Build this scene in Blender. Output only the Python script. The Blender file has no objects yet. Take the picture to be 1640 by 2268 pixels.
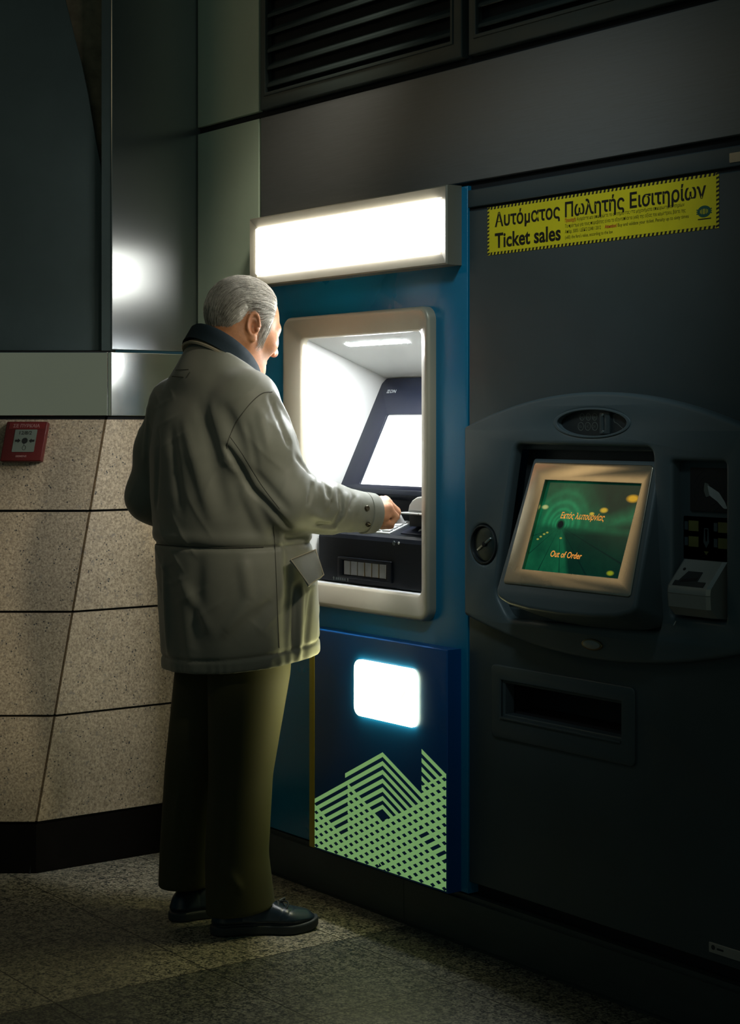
import bpy, math, random
import numpy as np
from mathutils import Vector, Matrix, geometry
from mathutils.bvhtree import BVHTree

random.seed(7); np.random.seed(7)
SC = bpy.context.scene
COL = SC.collection
R = math.radians

# ------------------------------------------------------------------ camera
YAW = R(53.297)                       # angle between the machine wall and the picture plane
CX, SX = math.cos(YAW), math.sin(YAW)
cam_d = bpy.data.cameras.new('camera')
cam = bpy.data.objects.new('camera', cam_d); COL.objects.link(cam)
cam.location = (3.7189, -2.7723, 1.30)
cam.rotation_euler = (R(90), 0, YAW)
cam_d.sensor_fit = 'HORIZONTAL'; cam_d.sensor_width = 24.0
cam_d.lens = 24.0 * 3850 / 1640
cam_d.shift_y = -(1134 - 940) / 1640.0
SC.camera = cam
SC.view_settings.view_transform = 'Standard'
SC.view_settings.look = 'None'
SC.view_settings.exposure = 0.0
SC.view_settings.gamma = 1.0

# ------------------------------------------------------------------ tagging
def tag(o, label=None, cat=None, group=None, kind=None):
    if label: o['label'] = label
    if cat: o['category'] = cat
    if group: o['group'] = group
    if kind: o['kind'] = kind
    return o

def thing(name, label, cat, loc=(0, 0, 0), group=None):
    o = bpy.data.objects.new(name, None); COL.objects.link(o)
    o.location = loc; o.empty_display_size = 0.05
    return tag(o, label, cat, group)

# ------------------------------------------------------------------ materials
class NT:
    """tiny expression builder on a node tree"""
    def __init__(s, nt): s.nt = nt
    def new(s, t, **k):
        n = s.nt.nodes.new(t)
        for a, v in k.items(): setattr(n, a, v)
        return n
    def put(s, sock, v):
        if isinstance(v, bpy.types.NodeSocket): s.nt.links.new(v, sock)
        elif isinstance(v, (tuple, list)) and sock.type == 'RGBA' and len(v) == 3: sock.default_value = (*v, 1)
        else: sock.default_value = v
    def m(s, op, a, b=None, c=None, clamp=False):
        n = s.new('ShaderNodeMath', operation=op, use_clamp=clamp)
        s.put(n.inputs[0], a)
        if b is not None: s.put(n.inputs[1], b)
        if c is not None: s.put(n.inputs[2], c)
        return n.outputs[0]
    def mix(s, f, a, b, bt='MIX'):
        n = s.new('ShaderNodeMix', data_type='RGBA', blend_type=bt)
        s.put(n.inputs[0], f); s.put(n.inputs[6], a); s.put(n.inputs[7], b)
        return n.outputs[2]
    def xyz(s, coord='Object'):
        tc = s.new('ShaderNodeTexCoord'); sp = s.new('ShaderNodeSeparateXYZ')
        s.nt.links.new(tc.outputs[coord], sp.inputs[0]); s.vec = tc.outputs[coord]
        return sp.outputs[0], sp.outputs[1], sp.outputs[2]
    def comb(s, x, y, z):
        n = s.new('ShaderNodeCombineXYZ')
        for i, v in enumerate((x, y, z)): s.put(n.inputs[i], v)
        return n.outputs[0]
    def noise(s, scale, detail=3, rough=.55, vec=None, dist=0, out=0):
        n = s.new('ShaderNodeTexNoise'); n.inputs['Scale'].default_value = scale
        n.inputs['Detail'].default_value = detail; n.inputs['Roughness'].default_value = rough
        n.inputs['Distortion'].default_value = dist
        if vec is None:
            tc = s.new('ShaderNodeTexCoord'); vec = tc.outputs['Object']
        s.nt.links.new(vec, n.inputs['Vector'])
        return n.outputs[out]
    def ramp(s, v, lo, hi, a=0., b=1.):
        n = s.new('ShaderNodeMapRange', clamp=True)
        s.put(n.inputs[0], v)
        for i, q in enumerate((lo, hi, a, b)): n.inputs[i + 1].default_value = q
        return n.outputs[0]
    def scaled(s, v3):
        tc = s.new('ShaderNodeTexCoord'); mp = s.new('ShaderNodeMapping')
        s.nt.links.new(tc.outputs['Object'], mp.inputs[0]); mp.inputs['Scale'].default_value = v3
        return mp.outputs[0]

def base_mat(name):
    m = bpy.data.materials.new(name); m.use_nodes = True
    nt = m.node_tree; b = nt.nodes['Principled BSDF']
    return m, NT(nt), b

def M(name, col, rough=.5, metal=0., var=.12, vscale=6., bump=0., bscale=300., spec=.5, stretch=None,
      emis=None, estr=0., coat=0., sheen=0.):
    m, n, b = base_mat(name)
    vec = n.scaled(stretch) if stretch else None
    nz = n.noise(vscale, 4, .6, vec)
    f = n.ramp(nz, .3, .7, 1 - var, 1 + var)
    c = n.mix(1.0, col, n.comb(f, f, f), 'MULTIPLY')
    n.put(b.inputs['Base Color'], c)
    n.put(b.inputs['Roughness'], n.ramp(nz, .25, .75, max(rough - .06, .02), min(rough + .06, 1)))
    b.inputs['Metallic'].default_value = metal
    b.inputs['Specular IOR Level'].default_value = spec
    b.inputs['Coat Weight'].default_value = coat
    b.inputs['Sheen Weight'].default_value = sheen
    if bump:
        bn = n.new('ShaderNodeBump'); bn.inputs['Strength'].default_value = bump; bn.inputs['Distance'].default_value = .002
        n.put(bn.inputs['Height'], n.noise(bscale, 3, .6, vec))
        n.nt.links.new(bn.outputs[0], b.inputs['Normal'])
    if emis:
        n.put(b.inputs['Emission Color'], emis); b.inputs['Emission Strength'].default_value = estr
    return m

def glow(name, col, strength, var=0.03, scale=400, base=.8):
    m, n, b = base_mat(name)
    nz = n.ramp(n.noise(scale, 2), .3, .7, 1 - var, 1 + var)
    n.put(b.inputs['Base Color'], (base, base, base)); b.inputs['Roughness'].default_value = .4
    n.put(b.inputs['Emission Color'], n.mix(1., col, n.comb(nz, nz, nz), 'MULTIPLY'))
    b.inputs['Emission Strength'].default_value = strength
    return m

MT = {}
MT['steel'] = M('brushed_steel', (.40, .42, .42), .17, 1., .04, 3)
MT['steel_band'] = M('satin_steel', (.55, .56, .52), .17, 1., .04, 3)
MT['fascia'] = M('brushed_dark_steel', (.22, .22, .215), .52, .5, .08, 3, .01, 60, stretch=(3, 3, 90))
MT['green_panel'] = M('grey_green_enamel', (.44, .52, .38), .42, 0, .05, 3, .02, 200)
MT['louvre'] = M('dark_green_louvre', (.045, .06, .055), .5, .2, .15, 5, .05, 200)
MT['gap'] = M('dark_joint', (.006, .007, .008), .9, 0, .1, 8)
MT['dark_panel'] = M('dark_grey_cladding', (.060, .085, .084), .5, .2, .14, 4, .04, 120)
MT['plaster'] = M('tan_plaster', (.20, .16, .10), .9, 0, .3, 25, .5, 160)
MT['kick'] = M('black_kick_stone', (.004, .003, .0026), .5, 0, .2, 30, .04, 200, spec=.15)
MT['plinth'] = M('dark_plinth_metal', (.045, .06, .057), .42, .35, .12, 6, .05, 150, stretch=(1, 4, 4))
MT['atm_blue'] = M('blue_cabinet_paint', (.003, .175, .320), .30, 0, .05, 4, .03, 500, spec=.45)
MT['atm_door'] = M('navy_door_paint', (.002, .080, .270), .32, 0, .05, 4, .03, 500, spec=.4)
MT['yellow_strip'] = M('mustard_strip', (.42, .34, .02), .45, 0, .06, 8)
MT['bezel'] = M('warm_silver_plastic', (.46, .415, .315), .38, .2, .04, 5, .06, 600)
MT['sign_frame'] = M('cream_sign_frame', (.25, .225, .165), .42, .1, .04, 5, .04, 600)
MT['recess'] = M('pale_grey_plastic', (.56, .57, .55), .45, 0, .03, 5, .04, 500)
MT['console'] = M('black_console_plastic', (.004, .006, .010), .40, 0, .15, 6, .02, 600, spec=.12)
MT['console_navy'] = M('dark_navy_panel', (.002, .004, .013), .36, 0, .1, 6, .02, 600, spec=.25)
MT['grey_plastic'] = M('mid_grey_plastic', (.16, .165, .17), .4, 0, .08, 9, .04, 500)
MT['chrome'] = M('bright_metal', (.62, .62, .6), .2, 1., .05, 6)
MT['keys'] = M('satin_key_metal', (.75, .76, .76), .3, .6, .05, 20)
MT['tvm'] = M('grey_machine_paint', (.050, .068, .072), .45, .2, .1, 3.5, .04, 300)
MT['tvm_bezel'] = M('grey_moulded_plastic', (.080, .108, .116), .45, 0, .06, 4, .06, 500)
MT['tvm_dark'] = M('charcoal_recess', (.016, .020, .021), .5, 0, .1, 5, .05, 400)
MT['gold'] = M('brushed_warm_metal', (.52, .46, .36), .27, 1., .03, 4)
MT['silver'] = M('silver_plastic', (.34, .34, .31), .38, .4, .06, 6, .04, 500)
MT['dark_metal'] = M('dark_brushed_metal', (.16, .18, .18), .28, 1., .08, 9)
MT['black'] = M('matt_black', (.004, .004, .005), .7, 0, .1, 8)
MT['yellow_sign'] = M('yellow_vinyl', (.80, .64, .01), .42, 0, .07, 9, .02, 200)
MT['ink'] = M('black_ink', (.004, .004, .004), .5, 0, .1, 30)
MT['ink_red'] = M('red_ink', (.50, .03, .01), .5, 0, .1, 30)
MT['ink_green'] = M('dark_green_ink', (.01, .09, .06), .5, 0, .1, 30)
MT['grey_print'] = M('pale_print', (.30, .33, .33), .5, 0, .1, 30)
MT['dim_print'] = M('dim_print', (.10, .115, .10), .5, 0, .1, 30)
MT['yellow_print'] = M('yellow_print', (.10, .10, .022), .5, 0, .15, 30)
MT['red'] = M('red_plastic', (.085, .004, .004), .38, 0, .06, 6, .03, 300)
MT['white_card'] = M('pale_window', (.13, .155, .125), .4, 0, .05, 20)
MT['red_print'] = M('pale_red_print', (.34, .17, .16), .5, 0, .1, 30)
MT['jacket'] = M('olive_beige_cotton', (.165, .170, .138), .56, 0, .10, 9, .12, 900, spec=.35, sheen=.15)
MT['jacket_light'] = M('beige_lining', (.33, .29, .21), .7, 0, .06, 9, .12, 900)
MT['collar'] = M('navy_corduroy', (.007, .016, .022), .8, 0, .1, 12, .35, 900, spec=.2)
MT['seam'] = M('dark_stitching', (.050, .050, .040), .8, 0, .2, 60)
MT['trousers'] = M('dark_olive_twill', (.038, .035, .009), .82)
MT['shoe'] = M('navy_black_leather', (.012, .022, .034), .34, 0, .15, 14, .08, 250)
MT['sole'] = M('black_rubber', (.018, .024, .028), .6, 0, .1, 20)
MT['hair'] = M('silver_white_hair', (.60, .57, .50), .5, 0, .22, 60, .3, 500)
MT['stud'] = M('dark_press_stud', (.075, .062, .040), .35, .8, .1, 20)
MT['brass'] = M('aged_brass_button', (.28, .20, .10), .35, .9, .1, 20)

def stone_mat():
    m, n, b = base_mat('speckled_tan_terrazzo')
    big = n.noise(2.5, 3); fine = n.noise(170, 4, .7); mid = n.noise(60, 3, .6)
    c = n.mix(n.ramp(fine, .32, .68), (.17, .13, .085), (.58, .47, .325))
    c = n.mix(n.ramp(mid, .60, .72), c, (.22, .19, .15))
    vo = n.new('ShaderNodeTexVoronoi'); vo.inputs['Scale'].default_value = 95
    tc = n.new('ShaderNodeTexCoord'); n.nt.links.new(tc.outputs['Object'], vo.inputs['Vector'])
    c = n.mix(n.m('MULTIPLY', n.ramp(vo.outputs['Distance'], .16, .30, 1, 0), n.ramp(n.noise(33, 2), .5, .6)), c, (.03, .033, .035))
    f = n.ramp(big, .3, .7, .86, 1.12)
    c = n.mix(1., c, n.comb(f, f, f), 'MULTIPLY')
    n.put(b.inputs['Base Color'], c); b.inputs['Roughness'].default_value = .62
    bn = n.new('ShaderNodeBump'); bn.inputs['Strength'].default_value = .25; bn.inputs['Distance'].default_value = .002
    n.put(bn.inputs['Height'], fine); n.nt.links.new(bn.outputs[0], b.inputs['Normal'])
    return m
MT['stone'] = stone_mat()

def floor_mat():
    m, n, b = base_mat('granite_tiles')
    x, y, z = n.xyz()
    fine = n.noise(120, 5, .75); mid = n.noise(42, 4, .65); big = n.noise(3, 2)
    vo = n.new('ShaderNodeTexVoronoi'); vo.inputs['Scale'].default_value = 210
    n.nt.links.new(n.vec, vo.inputs['Vector']); sc_ = n.new('ShaderNodeSeparateColor'); n.nt.links.new(vo.outputs['Color'], sc_.inputs[0])
    grain = n.m('ADD', .5, n.m('MULTIPLY', n.m('SUBTRACT', sc_.outputs[0], .5), .22))
    t = n.m('ADD', n.m('ADD', n.m('MULTIPLY', fine, .35), n.m('MULTIPLY', mid, .25)), n.m('MULTIPLY', grain, .40))
    light = n.mix(n.ramp(t, .44, .56), (.014, .020, .021), (.40, .355, .255))
    dark = n.mix(n.ramp(t, .45, .58), (.007, .013, .016), (.21, .205, .155))
    isd = n.ramp(x, .1625, .1640)
    c = n.mix(isd, light, dark)
    tx = n.m('ABSOLUTE', n.m('SUBTRACT', n.m('FRACT', n.m('ADD', n.m('DIVIDE', n.m('SUBTRACT', x, .163), .43), 100.5)), .5))
    ty = n.m('ABSOLUTE', n.m('SUBTRACT', n.m('FRACT', n.m('ADD', n.m('DIVIDE', n.m('ADD', y, .206), .40), 100.5)), .5))
    j = n.m('MINIMUM', n.m('MULTIPLY', tx, .43), n.m('MULTIPLY', ty, .40))
    jm = n.ramp(j, .0012, .0026, 1, 0)
    c = n.mix(n.m('MULTIPLY', jm, .85), c, (.008, .009, .009))
    f = n.ramp(big, .3, .7, .8, 1.15); c = n.mix(1., c, n.comb(f, f, f), 'MULTIPLY')
    n.put(b.inputs['Base Color'], c)
    n.put(b.inputs['Roughness'], n.ramp(t, .4, .6, .42, .6))
    b.inputs['Specular IOR Level'].default_value = .2
    bn = n.new('ShaderNodeBump'); bn.inputs['Strength'].default_value = .3; bn.inputs['Distance'].default_value = .002
    n.put(bn.inputs['Height'], n.m('SUBTRACT', n.m('MULTIPLY', fine, .3), jm)); n.nt.links.new(bn.outputs[0], b.inputs['Normal'])
    return m
MT['floor'] = floor_mat()

_m = MT['steel']; _n = NT(_m.node_tree); _b = _m.node_tree.nodes['Principled BSDF']
_t = _n.new('ShaderNodeTangent', direction_type='RADIAL', axis='Z'); _m.node_tree.links.new(_t.outputs[0], _b.inputs['Tangent'])
for l_ in list(_b.inputs['Roughness'].links): _m.node_tree.links.remove(l_)
_b.inputs['Anisotropic'].default_value = .85; _b.inputs['Roughness'].default_value = .30
# ------------------------------------------------------------------ mesh helpers
def mesh_obj(name, V, F, mat, parent=None, smooth=35, loc=None):
    me = bpy.data.meshes.new(name)
    me.from_pydata([tuple(map(float, v)) for v in V], [], [tuple(map(int, f)) for f in F])
    me.materials.append(mat if isinstance(mat, bpy.types.Material) else MT[mat])
    me.update()
    if smooth:
        me.polygons.foreach_set('use_smooth', [True] * len(me.polygons))
        if smooth < 180: me.set_sharp_from_angle(angle=R(smooth))
    o = bpy.data.objects.new(name, me); COL.objects.link(o)
    if parent: attach(o, parent)
    return o

def world_loc(o):
    l = Vector(o.location)
    while o.parent: o = o.parent; l += Vector(o.location)
    return l

def attach(o, parent):
    """parent without moving: vertices stay where they were written"""
    o.parent = parent
    o.location = Vector(o.location) - world_loc(parent)

def recalc(o):
    import bmesh
    bm = bmesh.new(); bm.from_mesh(o.data); bmesh.ops.recalc_face_normals(bm, faces=bm.faces); bm.to_mesh(o.data); bm.free()
    return o

def poly_offset(P, d):
    """move a CCW (x,z) loop inwards by d"""
    n = len(P); out = []
    for i in range(n):
        a, b, c = Vector(P[i - 1]), Vector(P[i]), Vector(P[(i + 1) % n])
        e1 = (b - a).normalized() if (b - a).length > 1e-9 else Vector((1, 0))
        e2 = (c - b).normalized() if (c - b).length > 1e-9 else e1
        n1 = Vector((-e1.y, e1.x)); n2 = Vector((-e2.y, e2.x))
        k = n1 + n2
        k = k / max(k.dot(n1), .3) if k.length > 1e-6 else n1
        out.append(tuple(b + k * d))
    return out

def area2(P): return sum(P[i - 1][0] * P[i][1] - P[i][0] * P[i - 1][1] for i in range(len(P)))
def ccw(P): return list(P) if area2(P) > 0 else list(P)[::-1]

def rrect(x0, x1, z0, z1, r, n=7):
    out = []
    for (cx, cz, a0) in ((x1 - r, z0 + r, -90), (x1 - r, z1 - r, 0), (x0 + r, z1 - r, 90), (x0 + r, z0 + r, 180)):
        for i in range(n + 1):
            a = R(a0 + 90 * i / n); out.append((cx + r * math.cos(a), cz + r * math.sin(a)))
    return out

def rpoly(P, r, n=6):
    """round the corners of a loop"""
    P = ccw(P); out = []
    for i in range(len(P)):
        a, b, c = Vector(P[i - 1]), Vector(P[i]), Vector(P[(i + 1) % len(P)])
        u = (a - b).normalized(); v = (c - b).normalized()
        rr = min(r, (a - b).length * .45, (c - b).length * .45)
        p, q = b + u * rr, b + v * rr
        for k in range(n + 1):
            t = k / n; out.append(tuple((1 - t) ** 2 * p + 2 * t * (1 - t) * b + t * t * q))
    return out

def ell(cx, cz, a, b, n=48):
    return [(cx + a * math.cos(2 * math.pi * i / n), cz + b * math.sin(2 * math.pi * i / n)) for i in range(n)]

IDENT = lambda x, y, z: (x, y, z)
def plate(name, outer, holes, yf, yb, mat, parent=None, bev=0., xf=IDENT, back=True, smooth=35):
    """slab in the x-z plane, front at yf (towards the hall), back at yb, with holes and a rounded front edge"""
    loops = [ccw(outer)] + [ccw(h)[::-1] for h in holes]
    V, F = [], []
    capf, capb = [], []
    for L in loops:
        rings = []
        if bev:
            for k in range(4):
                a = R(30 * k)
                rings.append((poly_offset(L, bev * (1 - math.cos(a))), yf + bev * (1 - math.sin(a))))
        else: rings.append((L, yf))
        rings = [(L, yb)] + rings
        ids = []
        for (P, y) in rings:
            st = len(V); V += [xf(p[0], y, p[1]) for p in P]; ids.append(list(range(st, st + len(P))))
        for a, b in zip(ids[:-1], ids[1:]):
            n = len(a)
            for i in range(n):
                j = (i + 1) % n; F.append((a[i], a[j], b[j], b[i]))
        capf.append((rings[-1][0], ids[-1])); capb.append((rings[0][0], ids[0]))
    for cap, flip in ((capf, False), (capb, True)):
        if flip and not back: continue
        idx = [i for _, ii in cap for i in ii]
        for t in geometry.tessellate_polygon([[Vector((p[0], p[1], 0)) for p in P] for P, _ in cap]):
            F.append(tuple(idx[i] for i in t))
    o = mesh_obj(name, V, F, mat, None, 0); recalc(o)
    o.data.polygons.foreach_set('use_smooth', [True] * len(o.data.polygons)); o.data.set_sharp_from_angle(angle=R(smooth))
    if parent: attach(o, parent)
    return o

def box(name, x0, x1, y0, y1, z0, z1, mat, parent=None, bev=0., xf=IDENT):
    return plate(name, [(x0, z0), (x1, z0), (x1, z1), (x0, z1)], [], min(y0, y1), max(y0, y1), mat, parent, bev, xf)

def loft(name, rings, mat, parent=None, cap0=True, cap1=True, smooth=40):
    V, F, ids = [], [], []
    for r in rings:
        st = len(V); V += list(r); ids.append(list(range(st, st + len(r))))
    for a, b in zip(ids[:-1], ids[1:]):
        n = len(a)
        for i in range(n):
            j = (i + 1) % n; F.append((a[i], a[j], b[j], b[i]))
    for c, on in ((ids[0], cap0), (ids[-1], cap1)):
        if on:
            st = len(V); q = np.mean([V[i] for i in c], axis=0); V.append(tuple(q))
            for i in range(len(c)): F.append((c[i], c[(i + 1) % len(c)], st))
    o = mesh_obj(name, V, F, mat, None, 0); recalc(o)
    o.data.polygons.foreach_set('use_smooth', [True] * len(o.data.polygons)); o.data.set_sharp_from_angle(angle=R(smooth))
    if parent: attach(o, parent)
    return o

def tube_geo(pts, r, n=6, V=None, F=None):
    V = [] if V is None else V; F = [] if F is None else F
    pts = [Vector(p) for p in pts]; up = Vector((.13, .27, .95)); prev = None
    for i, p in enumerate(pts):
        t = (pts[min(i + 1, len(pts) - 1)] - pts[max(i - 1, 0)]).normalized()
        a = t.cross(up); a = a.normalized() if a.length > 1e-5 else Vector((1, 0, 0)); b = t.cross(a)
        rr = r[i] if isinstance(r, (list, tuple)) else r
        st = len(V)
        for k in range(n):
            q = 2 * math.pi * k / n; V.append(tuple(p + a * math.cos(q) * rr + b * math.sin(q) * rr))
        if prev is not None:
            for k in range(n): F.append((prev + k, prev + (k + 1) % n, st + (k + 1) % n, st + k))
        else: F.append(tuple(range(st, st + n)))
        prev = st
    F.append(tuple(range(prev, prev + n))[::-1])
    return V, F

def tube(name, pts, r, mat, parent=None, n=7):
    V, F = tube_geo(pts, r, n); return recalc(mesh_obj(name, V, F, mat, parent, 60))

def cyl(name, c, r, yf, yb, mat, parent=None, bev=0., n=40, rz=None, xf=IDENT):
    return plate(name, ell(c[0], c[1], r, rz or r, n), [], yf, yb, mat, parent, bev, xf)

def lettering(name, body, x0, z0, height, width, y, mat, parent, xf=IDENT, bold=0., shear=0., depth=.0006):
    """raised lettering: left end x0, base line z0, cap height, fitted to width (None = natural)"""
    cu = bpy.data.curves.new(name, 'FONT'); cu.body = body; cu.size = 1.0; cu.offset = bold; cu.shear = shear
    cu.resolution_u = 3
    t = bpy.data.objects.new(name, cu); COL.objects.link(t)
    dg = bpy.context.evaluated_depsgraph_get(); dg.update()
    me = bpy.data.meshes.new_from_object(t.evaluated_get(dg)); bpy.data.objects.remove(t); bpy.data.curves.remove(cu)
    co = np.empty(len(me.vertices) * 3); me.vertices.foreach_get('co', co); co = co.reshape(-1, 3)
    sc = height / .70
    sx = sc if width is None else width / max(co[:, 0].max() - co[:, 0].min(), 1e-6)
    mnx = co[:, 0].min()
    new = [xf(x0 + (v[0] - mnx) * sx, y, z0 + v[1] * sc) for v in co]
    for v, q in zip(me.vertices, new): v.co = q
    me.materials.clear(); me.materials.append(MT[mat] if isinstance(mat, str) else mat)
    me.update()
    o = bpy.data.objects.new(name, me); COL.objects.link(o)
    if parent: attach(o, parent)
    return o

# ------------------------------------------------------------------ frame of the cladding on the left (faces the camera side)
XS = -0.891                                      # plane of the return faces next to the machine wall
def cladframe(oy):
    """u runs along the front of the cladding (0 at its right corner), w is depth behind it"""
    return lambda u, w, z: (XS + u * CX - w * SX, oy + u * SX + w * CX, z)

# ================================================================== SETTING
fl = box('floor', -4.5, 4.5, -6.0, 0.6, -.05, 0, 'floor'); tag(fl, 'speckled granite tile floor with a darker border on the right', 'floor', kind='structure')

# machine wall: dark backing and cladding panels with open joints
bk = box('wall_back', -1.4, 4.2, .46, .50, 0, 3.6, 'gap'); tag(bk, 'dark void behind the cladding joints of the machine wall', 'wall', kind='structure')
for nm, x0, x1, z0, z1, mt, lb in (
        ('trim_1', -.885, -.541, .10, 2.192, 'green_panel', 'grey green cladding panel left of the blue cash machine'),
        ('trim_2', -.885, -.541, 2.213, 3.5, 'green_panel', 'grey green cladding panel left of the ventilation grilles'),
        ('trim_3', -.531, 3.6, 1.902, 2.192, 'fascia', 'long brushed dark metal fascia above the machines')):
    o = box(nm, x0, x1, -.002, .03, z0, z1, mt, None, .0025); tag(o, lb, 'wall panel', kind='structure')
o = box('trim_4', -.8935, 3.6, .012, .035, 1.85, 3.55, 'gap'); tag(o, 'dark backing in the joints between the upper wall panels', 'wall panel', kind='structure')
o = box('trim_5', -.8935, -.53, .012, .035, .0, 1.86, 'gap'); tag(o, 'dark joint strip between green panel and blue machine', 'wall panel', kind='structure')

# plinth under the machines
pl = bpy.data.objects.new('baseboard_right', None)
V = []; F = []
def addbox(V, F, x0, x1, y0, y1, z0, z1):
    s = len(V)
    V += [(x0, y0, z0), (x1, y0, z0), (x1, y1, z0), (x0, y1, z0), (x0, y0, z1), (x1, y0, z1), (x1, y1, z1), (x0, y1, z1)]
    F += [(s, s + 1, s + 5, s + 4), (s + 1, s + 2, s + 6, s + 5), (s + 2, s + 3, s + 7, s + 6), (s + 3, s, s + 4, s + 7), (s + 4, s + 5, s + 6, s + 7), (s + 3, s + 2, s + 1, s)]
for a, b in ((-.885, .1505), (.152, 1.49), (1.4915, 3.6)):
    addbox(V, F, a, b, -.003, .03, .012, .118); addbox(V, F, a, b, .006, .03, .118, .130); addbox(V, F, a, b, .003, .03, 0, .012)
o = recalc(mesh_obj('baseboard_right', V, F, 'plinth', None, 0)); tag(o, 'dark green metal plinth below the machines', 'plinth', kind='structure')
o = box('trim_6', -.53, 3.6, .035, .06, .0, .2, 'black'); tag(o, 'black shadow gap above the plinth', 'wall panel', kind='structure')

# battered stone wall on the left
def corner_y(z): return -.5415 + (z - .145) * (.2268 / 1.175)
rows = [.147, .4505, .750, 1.0445, 1.318]
V, F = [], []
G = .0035
def slab(P, inward, t=.02):
    s = len(V); n = len(P)
    V.extend([tuple(p) for p in P]); V.extend([tuple(Vector(p) + Vector(inward) * t) for p in P])
    F.append(tuple(range(s, s + n)))
    for i in range(n): F.append((s + i, s + (i + 1) % n, s + n + (i + 1) % n, s + n + i))
cam_r = Vector((CX, SX, 0)); cam_f = Vector((-SX, CX, 0))
for za, zb in zip(rows[:-1], rows[1:]):
    a, b = za + G, zb - G
    for (u0, u1) in ((-1.30, -.0045),):
        f = lambda u, z: Vector((XS, corner_y(z), z)) + cam_r * u
        slab([f(u0, a), f(u1, a), f(u1, b), f(u0, b)], cam_f)
    slab([(XS, corner_y(a) + .004, a), (XS, -.004, a), (XS, -.004, b), (XS, corner_y(b) + .004, b)], (-1, 0, 0))
o = recalc(mesh_obj('wall_left', V, F, 'stone', None, 0)); tag(o, 'speckled tan terrazzo cladding slabs on the left', 'wall', kind='structure')
V, F = [], []
f = lambda u, w, z: Vector((XS - .012, corner_y(z), z)) + cam_r * u + cam_f * w
slab([f(-1.4, .012, 0), f(0, .012, 0), f(0, .012, 1.5), f(-1.4, .012, 1.5)], cam_f, .02)
slab([(XS - .012, corner_y(0) + .012, 0), (XS - .012, .01, 0), (XS - .012, .01, 1.5), (XS - .012, corner_y(1.5) + .012, 1.5)], (-1, 0, 0), .02)
o = recalc(mesh_obj('trim_7', V, F, 'gap', None, 0)); tag(o, 'dark joints between the terrazzo slabs', 'wall', kind='structure')
# black kick below the slabs
V, F = [], []
f = lambda u, z: Vector((XS - .003, -.5405, z)) + cam_r * u
slab([f(-1.3, 0), f(0, 0), f(0, .142), f(-1.3, .142)], cam_f, .05)
slab([(XS - .003, -.5405, 0), (XS - .003, -.004, 0), (XS - .003, -.004, .142), (XS - .003, -.5405, .142)], (-1, 0, 0), .05)
o = recalc(mesh_obj('baseboard_left', V, F, 'kick', None, 0)); tag(o, 'black kick board under the terrazzo slabs', 'baseboard', kind='structure')

# steel band above the slabs, wrapping round the corner
cf = cladframe(-.304)
V, F = [], []
def quadprism(P, inward, t): slab(P, inward, t)
bz0, bz1 = 1.3255, 1.5150
quadprism([cf(-1.4, 0, bz0), cf(-.0045, 0, bz0), cf(-.0045, 0, bz1), cf(-1.4, 0, bz1)], cam_f, .03)
quadprism([cf(-.0045, 0, bz0), (XS + .004, -.300, bz0), (XS + .004, -.300, bz1), cf(-.0045, 0, bz1)], cam_f, .02)
quadprism([(XS + .004, -.300, bz0), (XS + .004, .012, bz0), (XS + .004, .012, bz1), (XS + .004, -.300, bz1)], (-1, 0, 0), .03)
o = recalc(mesh_obj('trim_8', V, F, 'steel_band', None, 0))
o.data.polygons.foreach_set('use_smooth', [False] * len(o.data.polygons))
bvm = o.modifiers.new('edge', 'BEVEL'); bvm.width = .0015; bvm.segments = 2; bvm.limit_method = 'ANGLE'; bvm.angle_limit = R(30)
tag(o, 'polished steel band running above the terrazzo slabs', 'metal band', kind='structure')

# stainless return panel beside the machine wall (above the band)
V, F = [], []
quadprism([(XS, -.295, 1.523), (XS, .012, 1.523), (XS, .012, 3.5), (XS, -.295, 3.5)], (-1, 0, 0), .03)
o = recalc(mesh_obj('trim_9', V, F, 'steel', None, 0))
bvm = o.modifiers.new('edge', 'BEVEL'); bvm.width = .0018; bvm.segments = 3; bvm.limit_method = 'ANGLE'; bvm.angle_limit = R(30)
tag(o, 'mirror like stainless steel return panel left of the green panels', 'wall panel', kind='structure')
cw = cladframe(-.295)
V, F = [], []
quadprism([cw(-.0315, .004, 1.520), cw(-.001, .004, 1.520), cw(-.001, .004, 3.5), cw(-.0315, .004, 3.5)], cam_f, .03)
o = recalc(mesh_obj('trim_10', V, F, 'dark_panel', None, 0)); tag(o, 'narrow dark edge strip of the steel return panel', 'wall panel', kind='structure')
arch = [(-.0325, 1.521), (-.0335, 2.02), (-.0364, 2.072), (-.0532, 2.1605), (-.0753, 2.288), (-.0928, 2.3716), (-.117, 2.4657), (-.1412, 2.5639), (-.20, 2.76), (-.29, 2.98), (-1.4, 3.4), (-1.4, 1.521)]
o = plate('trim_11', arch, [], .022, .034, 'dark_panel', None, .001, lambda u, w, z: cw(u, w, z)); tag(o, 'dark grey panel with an arched edge at upper left', 'wall panel', kind='structure')
o = plate('trim_12', [(-1.5, 1.50), (-.001, 1.50), (-.001, 3.5), (-1.5, 3.5)], [], .060, .08, 'plaster', None, 0, lambda u, w, z: cw(u, w, z)); tag(o, 'tan plaster wall showing behind the arched panel', 'wall', kind='structure')
o = plate('trim_13', [(-1.4, 1.511), (0, 1.511), (0, 1.519), (-1.4, 1.519)], [], .008, .07, 'gap', None, 0, lambda u, w, z: cw(u, w, z)); tag(o, 'dark joint above the steel band', 'wall', kind='structure')

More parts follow.
